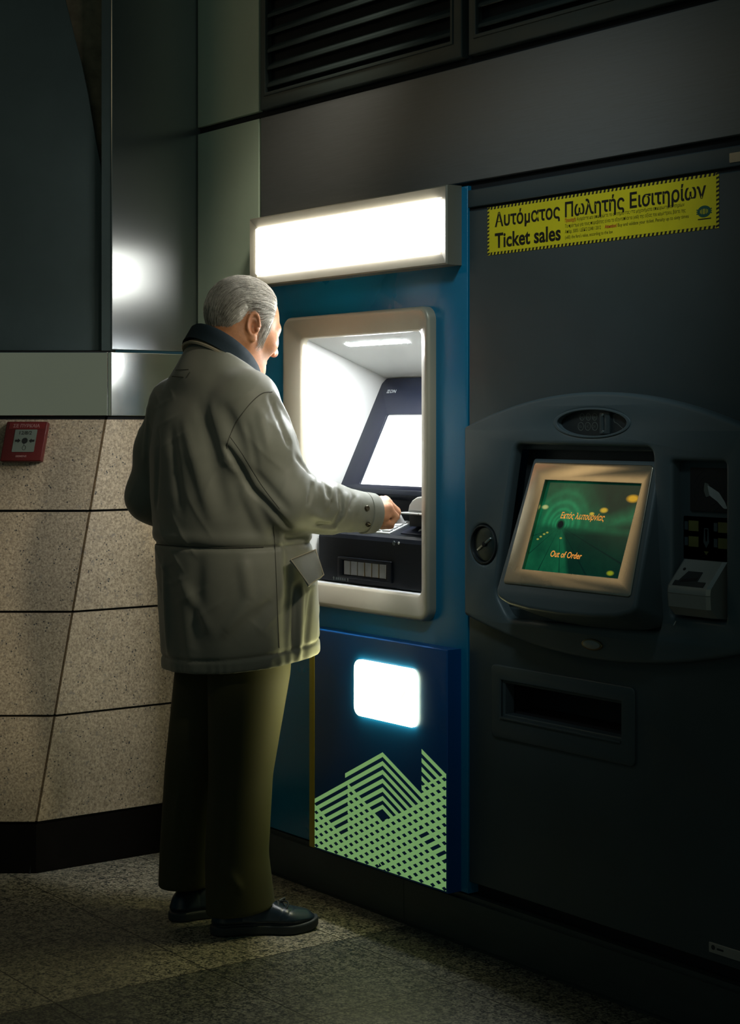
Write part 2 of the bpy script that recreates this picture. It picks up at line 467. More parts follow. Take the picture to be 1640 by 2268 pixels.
# ================================================================== VENTILATION GRILLES
def grille(x0, x1, label):
    t = thing('ventilation_grille', label, 'grille', (x0, 0, 2.212), 'ventilation grilles above the fascia')
    zb, zt = 2.212, 3.15
    xi0, xi1, zi0, zi1 = x0 + .027, x1 - .039, zb + .043, zt - .043
    plate('frame', [(x0, zb), (x1, zb), (x1, zt), (x0, zt)], [[(xi0, zi0), (xi1, zi0), (xi1, zi1), (xi0, zi1)]], -.010, .03, 'louvre', t, .003)
    plate('inner_frame', [(xi0 - .006, zi0 - .006), (xi1 + .006, zi0 - .006), (xi1 + .006, zi1 + .006), (xi0 - .006, zi1 + .006)],
          [[(xi0 + .004, zi0 + .004), (xi1 - .004, zi0 + .004), (xi1 - .004, zi1 - .004), (xi0 + .004, zi1 - .004)]], -.013, -.002, 'louvre', t, .002)
    box('back_plate', xi0, xi1, .022, .028, zi0, zi1, 'black', t)
    k = 0
    while zi0 + .0505 * k + .045 < zi1:
        z = zi0 + .0505 * k
        V, F = [], []
        pr = [(.020, z + .046), (.018, z + .050), (-.006, z + .028), (-.008, z + .020), (-.006, z + .018), (-.004, z + .023)]
        for x in (xi0, xi1): V += [(x, a, b) for a, b in pr]
        n = len(pr)
        F = [tuple(range(n))[::-1], tuple(range(n, 2 * n))] + [(i, (i + 1) % n, n + (i + 1) % n, n + i) for i in range(n)]
        recalc(mesh_obj('slat', V, F, 'louvre', t, 0)); k += 1
    return t
grille(-.521, .3945, 'dark slatted ventilation grille above the lit sign box')
grille(.4200, 1.60, 'dark slatted ventilation grille at upper right above the ticket machine')

# ================================================================== CASH MACHINE
AT = thing('cash_machine', 'blue cash machine with silver bezel and lit recess, man standing at it', 'cash machine', (-.06, 0, .107))
OPEN = (-.316, .2255, .860, 1.540)
cab = plate('cabinet_front', [(-.528, .135), (.405, .135), (.405, 1.8925), (-.528, 1.8925)], [rrect(-.35, .255, .83, 1.57, .03)], 0, .03, 'atm_blue', AT, .003)
box('cabinet_side', .397, .405, .03, .34, .135, 1.8925, 'atm_blue', AT)
# bezel ring: rounded outside, sloping in to the opening
def ring3(x0, x1, z0, z1, r, y): return [(p[0], y, p[1]) for p in rrect(x0, x1, z0, z1, r)]
bx0, bx1, bz_0, bz_1 = -.382, .281, .7985, 1.6010
rr = [ring3(bx0, bx1, bz_0, bz_1, .036, .002), ring3(bx0, bx1, bz_0, bz_1, .036, -.018),
      ring3(bx0 + .0012, bx1 - .0012, bz_0 + .0012, bz_1 - .0012, .035, -.0225), ring3(bx0 + .004, bx1 - .004, bz_0 + .004, bz_1 - .004, .032, -.0255),
      ring3(bx0 + .009, bx1 - .009, bz_0 + .009, bz_1 - .009, .028, -.0265), ring3(bx0 + .014, bx1 - .014, bz_0 + .014, bz_1 - .014, .025, -.0255),
      ring3(OPEN[0] - .006, OPEN[1] + .006, OPEN[2] - .006, OPEN[3] + .006, .022, -.0075),
      ring3(OPEN[0] - .002, OPEN[1] + .002, OPEN[2] - .002, OPEN[3] + .002, .019, -.0045), ring3(*OPEN, .018, .001), ring3(*OPEN, .018, .0125)]
loft('bezel', rr, 'bezel', AT, False, False, 50)
# recess lining: left, right, sloping ceiling, floor, back
V, F = [], []
def q(*P): s = len(V); V.extend(P); F.append(tuple(range(s, s + len(P))))
x0, x1, z0, z1 = OPEN[0] - .0008, OPEN[1] + .0008, OPEN[2] - .0008, OPEN[3] + .0008; D = .37
ceil_z = lambda y: z1 - .375 * (y - .0105)
q((x0, .0105, z0), (x0, .0105, z1), (x0, D, ceil_z(D)), (x0, D, z0))
q((x1, .0105, z0), (x1, D, z0), (x1, D, ceil_z(D)), (x1, .0105, z1))
q((x0, .0105, ceil_z(.0105)), (x1, .0105, ceil_z(.0105)), (x1, D, ceil_z(D)), (x0, D, ceil_z(D)))
q((x0, .0105, z0), (x0, D, z0), (x1, D, z0), (x1, .0105, z0))
q((x0, D, z0), (x0, D, ceil_z(D)), (x1, D, ceil_z(D)), (x1, D, z0))
rec = mesh_obj('recess', V, F, 'recess', AT, 0)
# strip lamp in the recess ceiling
def on_ceil(x, y, d=0): return (x, y, ceil_z(y) - d)
def ceilplate(u, w, v): return (u, v, ceil_z(v) - .0035 + w)
lamp = plate('strip_lamp', rpoly([(-.195, .054), (.085, .054), (.085, .073), (-.195, .073)], .008), [], .003, .0034, glow('recess_lamp_glow', (.93, .97, 1.0), 450), AT, 0, ceilplate)
# tilted screen console
s_dir = Vector((0, .159, .314)).normalized(); s_nrm = Vector((0, -.314, .159)).normalized(); s_org = Vector((0, .125, 1.120))
def scr(u, w, v): p = s_org + Vector((u, 0, 0)) + s_dir * v - s_nrm * w; return tuple(p)
con = plate('screen_panel', rpoly([(-.314, .0), (.222, .0), (.222, .352), (-.300, .352), (-.314, .335)], .006), [rrect(-.228, .136, .0145, .234, .004)], 0, .03, 'console_navy', AT, .002, scr)
plate('screen', rrect(-.228, .136, .0145, .234, .004), [], .006, .012, glow('cash_screen_glow', (.93, 1.0, .98), 1.6, .04, 7), con, 0, scr)
plate('screen_lip', [(-.314, -.016), (.222, -.016), (.222, .001), (-.314, .001)], [], -.004, .03, 'console', con, .003, scr)
lettering('lettering', 'DN', -.255, .303, .010, .026, -.0006, 'grey_print', con, scr, .02)
for k in range(3): plate('printed_mark', [(-.271, .303 + .004 * k), (-.259, .303 + .004 * k), (-.259, .305 + .004 * k), (-.271, .305 + .004 * k)], [], -.0008, 0, 'grey_print', con, 0, scr)
# dark wall behind the keypad and camera eye
box('rear_console', -.314, .224, .150, .19, 1.00, 1.116, 'console', AT, .002)
plate('camera_window', rrect(.05, .08, .29, .305, .003), [], -.001, .001, 'grey_plastic', con, 0, scr)
# keypad shelf and dispenser block
prof = [(.150, 1.036), (.058, 1.003), (.050, .996), (.046, .985), (.046, .862), (.30, .862), (.30, 1.036)]
V, F = [], []
for x in (-.306, .216): V += [(x, a, b) for a, b in prof]
n = len(prof)
F = [tuple(range(n)), tuple(range(n, 2 * n))] + [(i, (i + 1) % n, n + (i + 1) % n, n + i) for i in range(n)]
blk = recalc(mesh_obj('dispenser_block', V, F, 'console', AT, 0))
bvm = blk.modifiers.new('edge', 'BEVEL'); bvm.width = .004; bvm.segments = 3; bvm.limit_method = 'ANGLE'
kd = Vector((0, .092, .033)).normalized(); kn = Vector((0, -.033, .092)).normalized(); ko = Vector((0, .058, 1.003))
def shf(u, w, v): return tuple(ko + Vector((u, 0, 0)) + kd * v - kn * w)
kp = plate('keypad', rrect(-.165, .005, .004, .090, .004), [], -.004, .002, 'keys', AT, .0015, shf)
for i in range(4):
    for j in range(4):
        plate('key', rrect(-.158 + .041 * i, -.158 + .041 * i + .034, .010 + .019 * j, .010 + .019 * j + .015, .003), [], -.0085, -.004, 'keys', kp, .001, shf)
nfc = plate('contactless_pad', rrect(.040, .150, .012, .085, .008), [], -.003, .002, 'console_navy', AT, .001, shf)
for r_, w_ in ((.006, .0016), (.012, .0016), (.018, .0016)):
    arc = [(.088 + r_ * math.cos(R(a)), .045 + r_ * math.sin(R(a))) for a in range(-50, 51, 10)] + [(.088 + (r_ - w_ * 2) * math.cos(R(a)), .045 + (r_ - w_ * 2) * math.sin(R(a))) for a in range(50, -51, -10)]
    plate('printed_mark', arc, [], -.0036, -.003, 'recess', nfc, 0, shf)
slot = plate('cash_shutter_frame', rrect(-.205, .040, .876, .934, .004), [rrect(-.182, .020, .884, .926, .002)], .040, .047, 'console', AT, .0015)
for k in range(6):
    a = -.178 + .0325 * k
    plate('shutter_segment', [(a, .886), (a + .0295, .886), (a + .0295, .924), (a, .924)], [], .0425, .046, 'grey_plastic', slot, .001)
    plate('shutter_rib', [(a + .0298, .886), (a + .0318, .886), (a + .0318, .924), (a + .0298, .924)], [], .0415, .046, 'brass' if k in (2, 3, 4) else 'chrome', slot, 0)
for ax in (-.232, -.165):
    plate('printed_arrow', [(ax, .8665), (ax + .003, .8665), (ax + .003, .8715), (ax + .006, .8715), (ax + .0015, .8770), (ax - .003, .8715), (ax, .8715)], [], .0452, .046, 'dim_print', blk)
for k in range(5): plate('printed_mark', [(-.221 + .010 * k, .868), (-.213 + .010 * k, .868), (-.213 + .010 * k, .875), (-.221 + .010 * k, .875)], [], .0454, .046, 'tvm', blk)
cyl('jack_socket', (.045, .9835), .006, .0445, .05, 'tvm', blk, .001, 16); cyl('jack_socket', (.066, .985), .0035, .0445, .05, 'keys', blk, .001, 14)
# card reader with its hooded throat
cr = box('card_reader', .060, .200, .085, .15, 1.028, 1.062, 'console', AT, .004)
hood = []
for i in range(9):
    a = R(180 * i / 8); c_ = .135 - .062 * math.cos(a) * 1.0
    hood.append((c_, 1.071 + .040 * math.sin(a)))
plate('reader_hood', hood + [(.197, 1.066), (.073, 1.066)], [], .070, .15, 'silver', cr, .006)
plate('reader_lip', rrect(.052, .205, 1.0625, 1.0665, .0015), [], .052, .15, 'keys', cr, .001)
# lower door, mustard edge strip, lit logo sign and vinyl graphic
DX0, DX1, DZ0, DZ1 = -.2177, .3805, .1365, .7405
door = box('lower_door', DX0, DX1, -.045, 0, DZ0, DZ1, 'atm_door', AT, .004)
box('edge_strip', DX0 - .0005, -.1935, -.0462, -.03, DZ0 + .002, DZ1 - .02, 'yellow_strip', door, .001)

def sign_mat():
    m, n, b = base_mat('lit_logo_panel')
    x, y, z = n.xyz()
    # faint letter strokes on the glowing face
    def stroke(xa, za, xb, zb, w):
        dx, dz = xb - xa, zb - za; L2 = dx * dx + dz * dz
        t = n.m('ADD', n.m('MULTIPLY', n.m('SUBTRACT', x, xa), dx / L2), n.m('MULTIPLY', n.m('SUBTRACT', z, za), dz / L2), clamp=True)
        ex = n.m('SUBTRACT', n.m('SUBTRACT', x, xa), n.m('MULTIPLY', t, dx)); ez = n.m('SUBTRACT', n.m('SUBTRACT', z, za), n.m('MULTIPLY', t, dz))
        d = n.m('SQRT', n.m('ADD', n.m('MULTIPLY', ex, ex), n.m('MULTIPLY', ez, ez)))
        return n.ramp(d, w * .3, w, 1, 0)
    k = n.m('MAXIMUM', n.m('MAXIMUM', stroke(.1985, .6385, .1985, .6215, .0022), stroke(.2215, .6180, .2060, .6010, .0022)), stroke(.2060, .6010, .2235, .5810, .0022))
    k = n.m('MULTIPLY', k, .985)
    n.put(b.inputs['Base Color'], (.8, .8, .7))
    n.put(b.inputs['Emission Color'], n.mix(k, (1.0, .95, .46), (.040, .034, .022)))
    b.inputs['Emission Strength'].default_value = 15
    return m
plate('logo_sign', rrect(.000, .266, .531, .679, .024), [], -.054, -.044, sign_mat(), door, .002)

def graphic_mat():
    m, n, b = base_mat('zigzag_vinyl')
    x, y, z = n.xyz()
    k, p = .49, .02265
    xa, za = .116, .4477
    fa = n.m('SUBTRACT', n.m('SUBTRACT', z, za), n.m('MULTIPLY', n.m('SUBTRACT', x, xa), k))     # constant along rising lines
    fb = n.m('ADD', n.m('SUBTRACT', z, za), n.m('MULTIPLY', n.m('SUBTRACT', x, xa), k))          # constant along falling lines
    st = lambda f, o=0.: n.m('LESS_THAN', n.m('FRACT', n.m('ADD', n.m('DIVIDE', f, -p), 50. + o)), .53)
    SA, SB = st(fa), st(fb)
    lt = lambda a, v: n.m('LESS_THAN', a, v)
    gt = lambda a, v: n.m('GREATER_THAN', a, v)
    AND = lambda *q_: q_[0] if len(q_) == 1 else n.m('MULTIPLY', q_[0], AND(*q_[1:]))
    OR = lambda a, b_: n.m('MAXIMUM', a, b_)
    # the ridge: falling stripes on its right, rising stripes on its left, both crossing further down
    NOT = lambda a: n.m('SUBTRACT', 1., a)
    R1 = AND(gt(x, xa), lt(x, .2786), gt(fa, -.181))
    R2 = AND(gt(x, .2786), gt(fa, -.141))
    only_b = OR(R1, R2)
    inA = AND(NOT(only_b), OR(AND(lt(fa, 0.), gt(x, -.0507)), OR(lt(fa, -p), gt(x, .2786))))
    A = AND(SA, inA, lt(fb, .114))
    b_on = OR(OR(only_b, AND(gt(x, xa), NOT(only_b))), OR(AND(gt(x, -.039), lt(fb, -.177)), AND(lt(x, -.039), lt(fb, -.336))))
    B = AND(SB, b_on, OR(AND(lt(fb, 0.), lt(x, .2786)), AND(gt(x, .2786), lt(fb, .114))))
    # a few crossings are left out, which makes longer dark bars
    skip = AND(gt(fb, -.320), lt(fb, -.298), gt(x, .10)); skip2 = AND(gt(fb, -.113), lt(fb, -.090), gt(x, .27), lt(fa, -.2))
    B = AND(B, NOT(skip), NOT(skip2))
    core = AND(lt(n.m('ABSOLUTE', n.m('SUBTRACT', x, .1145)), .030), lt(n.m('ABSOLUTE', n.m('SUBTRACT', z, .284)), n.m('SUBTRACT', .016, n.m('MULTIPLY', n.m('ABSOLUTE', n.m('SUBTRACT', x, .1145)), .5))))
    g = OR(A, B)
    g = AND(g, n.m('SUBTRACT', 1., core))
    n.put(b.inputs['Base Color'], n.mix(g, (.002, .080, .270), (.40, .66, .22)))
    n.put(b.inputs['Emission Color'], n.mix(g, (0, 0, 0), (.30, .60, .22)))  # low green emission put into the stripes so the vinyl looks lit
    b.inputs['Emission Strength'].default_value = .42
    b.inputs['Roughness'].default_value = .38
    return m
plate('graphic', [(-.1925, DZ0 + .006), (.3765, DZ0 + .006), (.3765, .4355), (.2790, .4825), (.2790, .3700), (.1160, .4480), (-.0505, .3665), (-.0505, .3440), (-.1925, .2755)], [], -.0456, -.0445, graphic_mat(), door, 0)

# ================================================================== LIT SIGN BOX OVER THE CASH MACHINE
LB = thing('light_box', 'glowing white sign box in a cream frame above the cash machine', 'sign', (-.04, 0, 1.70))
lx0, lx1, lz0, lz1 = -.520, .3825, 1.6965, 1.8945
def rg(i, y): return [(p[0], y, p[1]) for p in [(lx0 + i, lz0 + i), (lx1 - i, lz0 + i), (lx1 - i, lz1 - i), (lx0 + i, lz1 - i)]]
loft('housing', [rg(0, .0), rg(0, -.0380)], 'sign_frame', LB, True, False, 20)
box('back_panel', lx0 + .004, lx1 - .004, -.033, -.030, lz0 + .004, lz1 - .004, 'sign_frame', LB)
loft('frame', [rg(.0004, -.0360), rg(.0004, -.045), rg(.004, -.049), rg(.028, -.040), rg(.0305, -.032)], 'sign_frame', LB, False, False, 20)
di = .029
dif = [[(p[0], y, p[1]) for p in rrect(lx0 + di + i_, lx1 - di - .014 - i_, lz0 + di + .006 + i_, lz1 - di - .002 - i_, .001 + i_ * .3, 4)] for i_, y in ((0, -.034), (0, -.042), (.002, -.0465), (.007, -.0490), (.016, -.0505), (.036, -.051))]
loft('diffuser', dif, glow('sign_box_glow', (1.0, .985, .93), 15.0), LB, False, True, 180)

# ================================================================== TICKET MACHINE
TV = thing('ticket_machine', 'dark grey ticket machine with oval bezel and out of order screen', 'ticket machine', (.95, 0, .16))
plate('header_strip', [(.4105, 1.8365), (2.1, 1.8365), (2.1, 1.8800), (.4105, 1.8800)], [], -.004, .03, 'tvm', TV, .003)
body = plate('front_panel', [(.4105, .166), (2.1, .166), (2.1, 1.8285), (.4105, 1.8285)],
             [[(.545, .60), (.94, .60), (.94, .675), (.545, .675)], [(.56, .86), (1.07, .86), (1.07, 1.24), (.56, 1.24)]], 0, .03, 'tvm', TV, .004)
plate('header_gap', [(.4105, 1.825), (2.1, 1.825), (2.1, 1.84), (.4105, 1.84)], [], .004, .03, 'gap', TV)
plate('header_label', rrect(1.262, 1.33, 1.845, 1.865, .002), [], -.006, 0, 'gold', TV)
# big barrel shaped bezel
arcs = []
xc, hw = .872, .452
for i in range(25):
    t = -1 + 2 * i / 24; arcs.append((xc + hw * t, .7690 + .062 * t * t))
for i in range(25):
    t = 1 - 2 * i / 24; arcs.append((xc + hw * t, 1.3735 - .080 * t * t))
pod_hole = rpoly([(.611, 1.253), (1.059, 1.250), (1.083, .851), (.584, .835), (.538, .892)], .022)
coin_hole = ell(.871, 1.3035, .112, .0295, 56)
note_hole = rrect(1.1165, 1.268, .8885, 1.2220, .008)
lock_c = (.4942, 1.0085)
bzl = plate('bezel', rpoly(arcs, .006, 2), [pod_hole, coin_hole, note_hole, ell(*lock_c, .0475, .0475, 40)], -.026, .0, 'tvm_bezel', TV, .010)
# coin window
cwin = plate('coin_window', coin_hole, [], -.013, -.004, 'tvm_dark', TV)
plate('coin_rim', ell(.871, 1.3035, .1245, .0345, 56), [ell(.871, 1.3035, .112, .0295, 56)], -.0275, -.02, 'tvm_bezel', TV, .0015)
def ringmark(cx, cz, r_, parent, y=-.0135, w=.0015, mat='grey_print'):
    plate('printed_coin', ell(cx, cz, r_, r_, 28), [ell(cx, cz, r_ - w, r_ - w, 28)], y, y + .0005, mat, parent)
for row, (zc, r_, xs) in enumerate(((1.3170, .0083, (.828, .8485, .869)), (1.2955, .0098, (.824, .8465, .8695)))):
    for i, xq in enumerate(xs):
        ringmark(xq, zc, r_, cwin, mat='dim_print')
        lettering('lettering', (('5c', '10c', '20c'), ('50c', '1€', '2€'))[row][i], xq - .0055, zc - .0035, .0065, .010, -.0138, 'dim_print', cwin)
sl = plate('coin_slot_plate', rrect(.889, .921, 1.2785, 1.3270, .002), [rrect(.9015, .9045, 1.286, 1.319, .0012)], -.018, -.012, 'tvm', cwin, .001)
for zc in (1.2840, 1.3215): cyl('screw', (.901, zc), .003, -.020, -.017, 'chrome', sl, .0008, 14)
hand_mark = [(.930, 1.322), (.944, 1.325), (.958, 1.316), (.975, 1.297), (.968, 1.284), (.952, 1.294), (.940, 1.302), (.930, 1.305)]
plate('printed_hand', rpoly(hand_mark, .004), [poly_offset(rpoly(hand_mark, .004), .0012)], -.0136, -.013, 'dim_print', cwin)
# lock
lk = cyl('lock', lock_c, .043, -.020, .0, 'dark_metal', TV, .004)
plate('lock_ring', ell(*lock_c, .0475, .0475, 44), [ell(*lock_c, .0435, .0435, 44)], -.027, .0, 'tvm_dark', lk, .001)
def rot2(cx, cz, a): return lambda x, y, z: (cx + (x - cx) * math.cos(a) - (z - cz) * math.sin(a), y, cz + (x - cx) * math.sin(a) + (z - cz) * math.cos(a))
rl = rot2(*lock_c, R(32))
plate('lock_bar', rrect(lock_c[0] - .030, lock_c[0] + .030, lock_c[1] - .003, lock_c[1] + .003, .002), [], -.0235, -.019, 'chrome', lk, .001, rl)
cyl('keyhole', lock_c, .0065, -.0245, -.02, 'black', lk, .001, 20)
# screen pod in its recess
plate('pod_recess', poly_offset(ccw(pod_hole), -.004), [], .026, .03, 'tvm_dark', TV)
pd = Vector((0, .100, .280)).normalized(); pn = Vector((0, -.280, .100)).normalized(); po = Vector((0, -.105, .930))
def pod(u, w, v): return tuple(po + Vector((u, 0, 0)) + pd * v - pn * w)
PH = .2973
# housing: rings down the slanted pod, the lower lip bulging
fr_in = [(.714, .038), (1.024, .038), (1.024, .254), (.714, .254)]
pod_out = [(.640, -.0205), (.652, -.034), (.690, -.0455), (.760, -.0525), (.860, -.055), (.960, -.0525), (1.040, -.0455), (1.082, -.034), (1.094, -.0205), (1.062, PH + .012), (.648, PH + .012)]
phs = plate('pod_housing', rpoly(pod_out, .008, 3), [poly_offset(ccw(fr_in), -.004)], .0, .105, 'tvm_bezel', TV, .009, pod, smooth=50)
fr_out = rpoly([(.662, .0), (1.074, .0), (1.046, PH), (.662, PH)], .010)
plate('screen_frame', fr_out, [fr_in], -.003, .006, 'gold', phs, .0015, pod)

def tunnel_mat():
    m, n, b = base_mat('tunnel_picture_screen')
    x, y, z = n.xyz()
    U = n.m('DIVIDE', n.m('SUBTRACT', x, .717), .307)                       # 0..1 across
    Vv = n.m('DIVIDE', n.m('SUBTRACT', z, .9658), .2035)                      # 0..1 up
    def d2(u, v, su=1., sv=1.):
        a = n.m('MULTIPLY', n.m('SUBTRACT', U, u), su); c = n.m('MULTIPLY', n.m('SUBTRACT', Vv, v), sv)
        return n.m('SQRT', n.m('ADD', n.m('MULTIPLY', a, a), n.m('MULTIPLY', c, c)))
    r = d2(.25, .52, 1.0, .75)
    rings = n.m('MULTIPLY', n.m('POWER', n.m('ABSOLUTE', n.m('SINE', n.m('MULTIPLY', n.m('LOGARITHM', n.m('ADD', r, .02), 2.718), 9.))), 3.), n.ramp(r, .04, .42, 1., 0.))
    up = n.ramp(Vv, .47, .53)
    nz = n.noise(14, 4, .6)
    lum = n.m('ADD', n.m('MULTIPLY', n.ramp(r, .03, .5, .55, .10), up), n.m('MULTIPLY', n.m('SUBTRACT', 1., up), .30))
    lum = n.m('ADD', lum, n.m('MULTIPLY', n.m('MULTIPLY', rings, up), .22))
    # bright wet floor on the left, dark puddle on the right
    lum = n.m('MULTIPLY', lum, n.m('SUBTRACT', 1., n.m('MULTIPLY', n.m('MULTIPLY', n.ramp(n.m('SUBTRACT', U, n.m('MULTIPLY', n.m('SUBTRACT', .5, Vv), .35)), .26, .30), n.ramp(Vv, .50, .42)), .62)))
    # rails fanning out of the vanishing point
    ang = n.m('ARCTAN2', n.m('SUBTRACT', .50, Vv), n.m('SUBTRACT', U, .25))
    ray = n.ramp(n.m('ABSOLUTE', n.m('SINE', n.m('MULTIPLY', ang, 7.))), .0, .12, 1., 0.)
    lum = n.m('MULTIPLY', lum, n.m('SUBTRACT', 1., n.m('MULTIPLY', n.m('MULTIPLY', ray, n.ramp(Vv, .5, .46)), .6)))
    walk = n.m('MULTIPLY', n.ramp(n.m('ABSOLUTE', n.m('SUBTRACT', Vv, n.m('ADD', .40, n.m('MULTIPLY', n.m('SUBTRACT', U, .5), .55)))), .0, .16, 1., 0.), n.ramp(U, .42, .6))
    lum = n.m('ADD', lum, n.m('MULTIPLY', n.m('MULTIPLY', walk, n.ramp(Vv, .45, .6)), .30))
    hole = n.ramp(d2(.25, .52, 1., .8), .025, .05)
    lum = n.m('MULTIPLY', n.m('MULTIPLY', lum, hole), n.ramp(nz, .3, .7, .7, 1.2))
    lum = n.m('POWER', n.m('MAXIMUM', lum, 0.), 1.5)
    c = n.mix(n.ramp(lum, 0., .42), (.000, .010, .012), (.02, .34, .13))
    def lampspot(c, u, v, s, col=(1.0, .55, .03), su=1., sv=1.4):
        return n.mix(n.ramp(d2(u, v, su, sv), s * .55, s * 1.2, 1., 0.), c, col)
    c = lampspot(c, .925, .84, .062, sv=1.5); c = lampspot(c, .664, .70, .040, (.95, .62, .05)); c = lampspot(c, .55, .655, .026, (.9, .65, .06))
    c = lampspot(c, .035, .70, .035, (.7, .8, .3)); c = lampspot(c, .885, .045, .036, (.40, .48, .02))
    for (u, v) in ((.10, .40), (.07, .37), (.045, .34), (.13, .42), (.29, .37)): c = lampspot(c, u, v, .014, (.6, .6, .1))
    n.put(b.inputs['Base Color'], (.002, .004, .004)); b.inputs['Roughness'].default_value = .15; b.inputs['Specular IOR Level'].default_value = .15
    n.put(b.inputs['Emission Color'], c); b.inputs['Emission Strength'].default_value = .5
    return m
sc_o = plate('screen', [(.711, .035), (1.027, .035), (1.027, .257), (.711, .257)], [], .006, .010, tunnel_mat(), phs, 0, pod)
orange = glow('orange_screen_text', (1.0, .36, .05), .8, base=.02)
lettering('lettering', 'Εκτός λειτουργίας', .788, .1670, .0142, .142, .0054, orange, sc_o, pod, .012, .18)
lettering('lettering', 'Out of Order', .787, .0752, .0145, .102, .0054, orange, sc_o, pod, .012, .12)
# note and card column
plate('note_recess', poly_offset(ccw(note_hole), -.003), [], .004, .010, 'tvm_dark', TV)
rd = plate('contactless_reader', rrect(1.150, 1.262, 1.115, 1.208, .003), [], -.004, .006, 'black', TV, .001)
for r_ in (.020, .032, .044): plate('printed_ring', ell(1.203, 1.160, r_, r_, 36), [ell(1.203, 1.160, r_ - .0008, r_ - .0008, 36)], -.0045, -.004, 'tvm_dark', rd)
plate('printed_hand', rpoly([(1.200, 1.172), (1.213, 1.166), (1.232, 1.157), (1.249, 1.137), (1.256, 1.123), (1.245, 1.124), (1.228, 1.138), (1.206, 1.150)], .004), [], -.0050, -.004, 'grey_print', rd)
plate('printed_hand', rpoly([(1.192, 1.177), (1.204, 1.174), (1.210, 1.150), (1.196, 1.146), (1.190, 1.160)], .003), [], -.0048, -.004, 'dim_print', rd)
nt_ = plate('note_guide', rrect(1.128, 1.258, 1.012, 1.104, .003), [], .0, .006, 'tvm_dark', TV)
for zc in (1.0835, 1.0500):
    for xq in (1.143, 1.226):
        plate('printed_note', [(xq, zc - .011), (xq + .028, zc - .011), (xq + .028, zc + .011), (xq, zc + .011)], [], -.0006, 0, 'yellow_print', nt_)
        plate('printed_note', [(xq - .012, zc - .009), (xq - .002, zc - .009), (xq - .002, zc + .009), (xq - .012, zc + .009)], [], -.0006, 0, 'tvm', nt_)
plate('printed_arrow', [(1.186, 1.031), (1.193, 1.023), (1.200, 1.031)], [], -.0006, 0, 'yellow_print', nt_)
plate('printed_hand', [(1.187, 1.080), (1.199, 1.080), (1.201, 1.050), (1.193, 1.038), (1.185, 1.050)], [[(1.189, 1.078), (1.191, 1.052), (1.195, 1.052), (1.197, 1.078)]], -.0006, 0, 'tvm', nt_)
# silver note acceptor snout
ac0, ac1 = 1.1335, 1.2550
prof = [(.004, 1.012), (-.010, 1.012), (-.060, .958), (-.062, .950), (-.062, .944), (-.0605, .943), (-.062, .942), (-.060, .915), (-.040, .896), (.004, .892)]
V, F = [], []
for x, ins in ((ac0, .006), (ac0 + .008, 0), (ac1 - .008, 0), (ac1, .006)): V += [(x, a + (ins if a < 0 else 0), b) for a, b in prof]
n = len(prof)
for k in range(3): F += [(k * n + i, k * n + (i + 1) % n, (k + 1) * n + (i + 1) % n, (k + 1) * n + i) for i in range(n)]
F += [tuple(range(n)), tuple(range(3 * n, 4 * n))]
acc = recalc(mesh_obj('note_acceptor', V, F, 'silver', TV, 25))
ad = Vector((0, .050, .054)).normalized(); an = Vector((0, -.054, .050)).normalized(); ao = Vector((0, -.060, .958))
def snt(u, w, v): return tuple(ao + Vector((u, 0, 0)) + ad * v - an * w)
plate('note_mouth', [(1.150, .003), (1.236, .003), (1.236, .016), (1.212, .016), (1.212, .042), (1.172, .042), (1.160, .016), (1.150, .016)], [], -.0012, .001, 'tvm_dark', acc, 0, snt)
plate('note_mouth', [(1.166, .012), (1.208, .018), (1.208, .026), (1.170, .020)], [], -.0018, .001, 'black', acc, 0, snt)
plate('indicator', ell(1.157, .047, .0035, .0035, 16), [], -.0012, .001, 'black', acc, 0, snt)
tube('status_marker', [(1.125, -.027, .870), (1.131, -.027, .880)], .0016, 'keys', TV)
# badge, delivery tray, door plate
bd = plate('badge', ell(.8765, .8035, .033, .0128, 40), [], -.031, -.024, 'brass', TV, .002)
plate('badge_face', ell(.8765, .8035, .027, .0095, 36), [], -.032, -.030, 'silver', bd, .0006)
tr = plate('delivery_tray', rrect(.501, .9866, .541, .7175, .014), [[(.536, .591), (.9446, .591), (.9446, .682), (.536, .682)]], -.006, .002, 'tvm', TV, .003)
V, F = [], []
q((.536, -.002, .591), (.9446, -.002, .591), (.9446, .09, .610), (.536, .09, .610)); q((.536, -.002, .682), (.536, .09, .682), (.9446, .09, .682), (.9446, -.002, .682))
q((.536, -.002, .591), (.536, .09, .610), (.536, .09, .682), (.536, -.002, .682)); q((.9446, -.002, .591), (.9446, -.002, .682), (.9446, .09, .682), (.9446, .09, .610)); q((.536, .09, .61), (.9446, .09, .61), (.9446, .09, .682), (.536, .09, .682))
mesh_obj('tray_pocket', V, F, 'black', tr, 0)
plate('tray_lip', [(.536, .588), (.9446, .588), (.9446, .5935), (.536, .5935)], [], -.010, .02, 'tvm', tr, .0015)
dp = plate('door_plate', rrect(1.203, 1.40, .186, .2075, .0015), [], -.004, .0, 'silver', TV, .001)
cyl('plate_screw', (1.2155, .1985), .005, -.0050, -.003, 'tvm_dark', dp, .0005, 18)
plate('plate_slot', rrect(1.226, 1.244, .1955, .1995, .0015), [], -.0048, -.003, 'tvm_dark', dp)

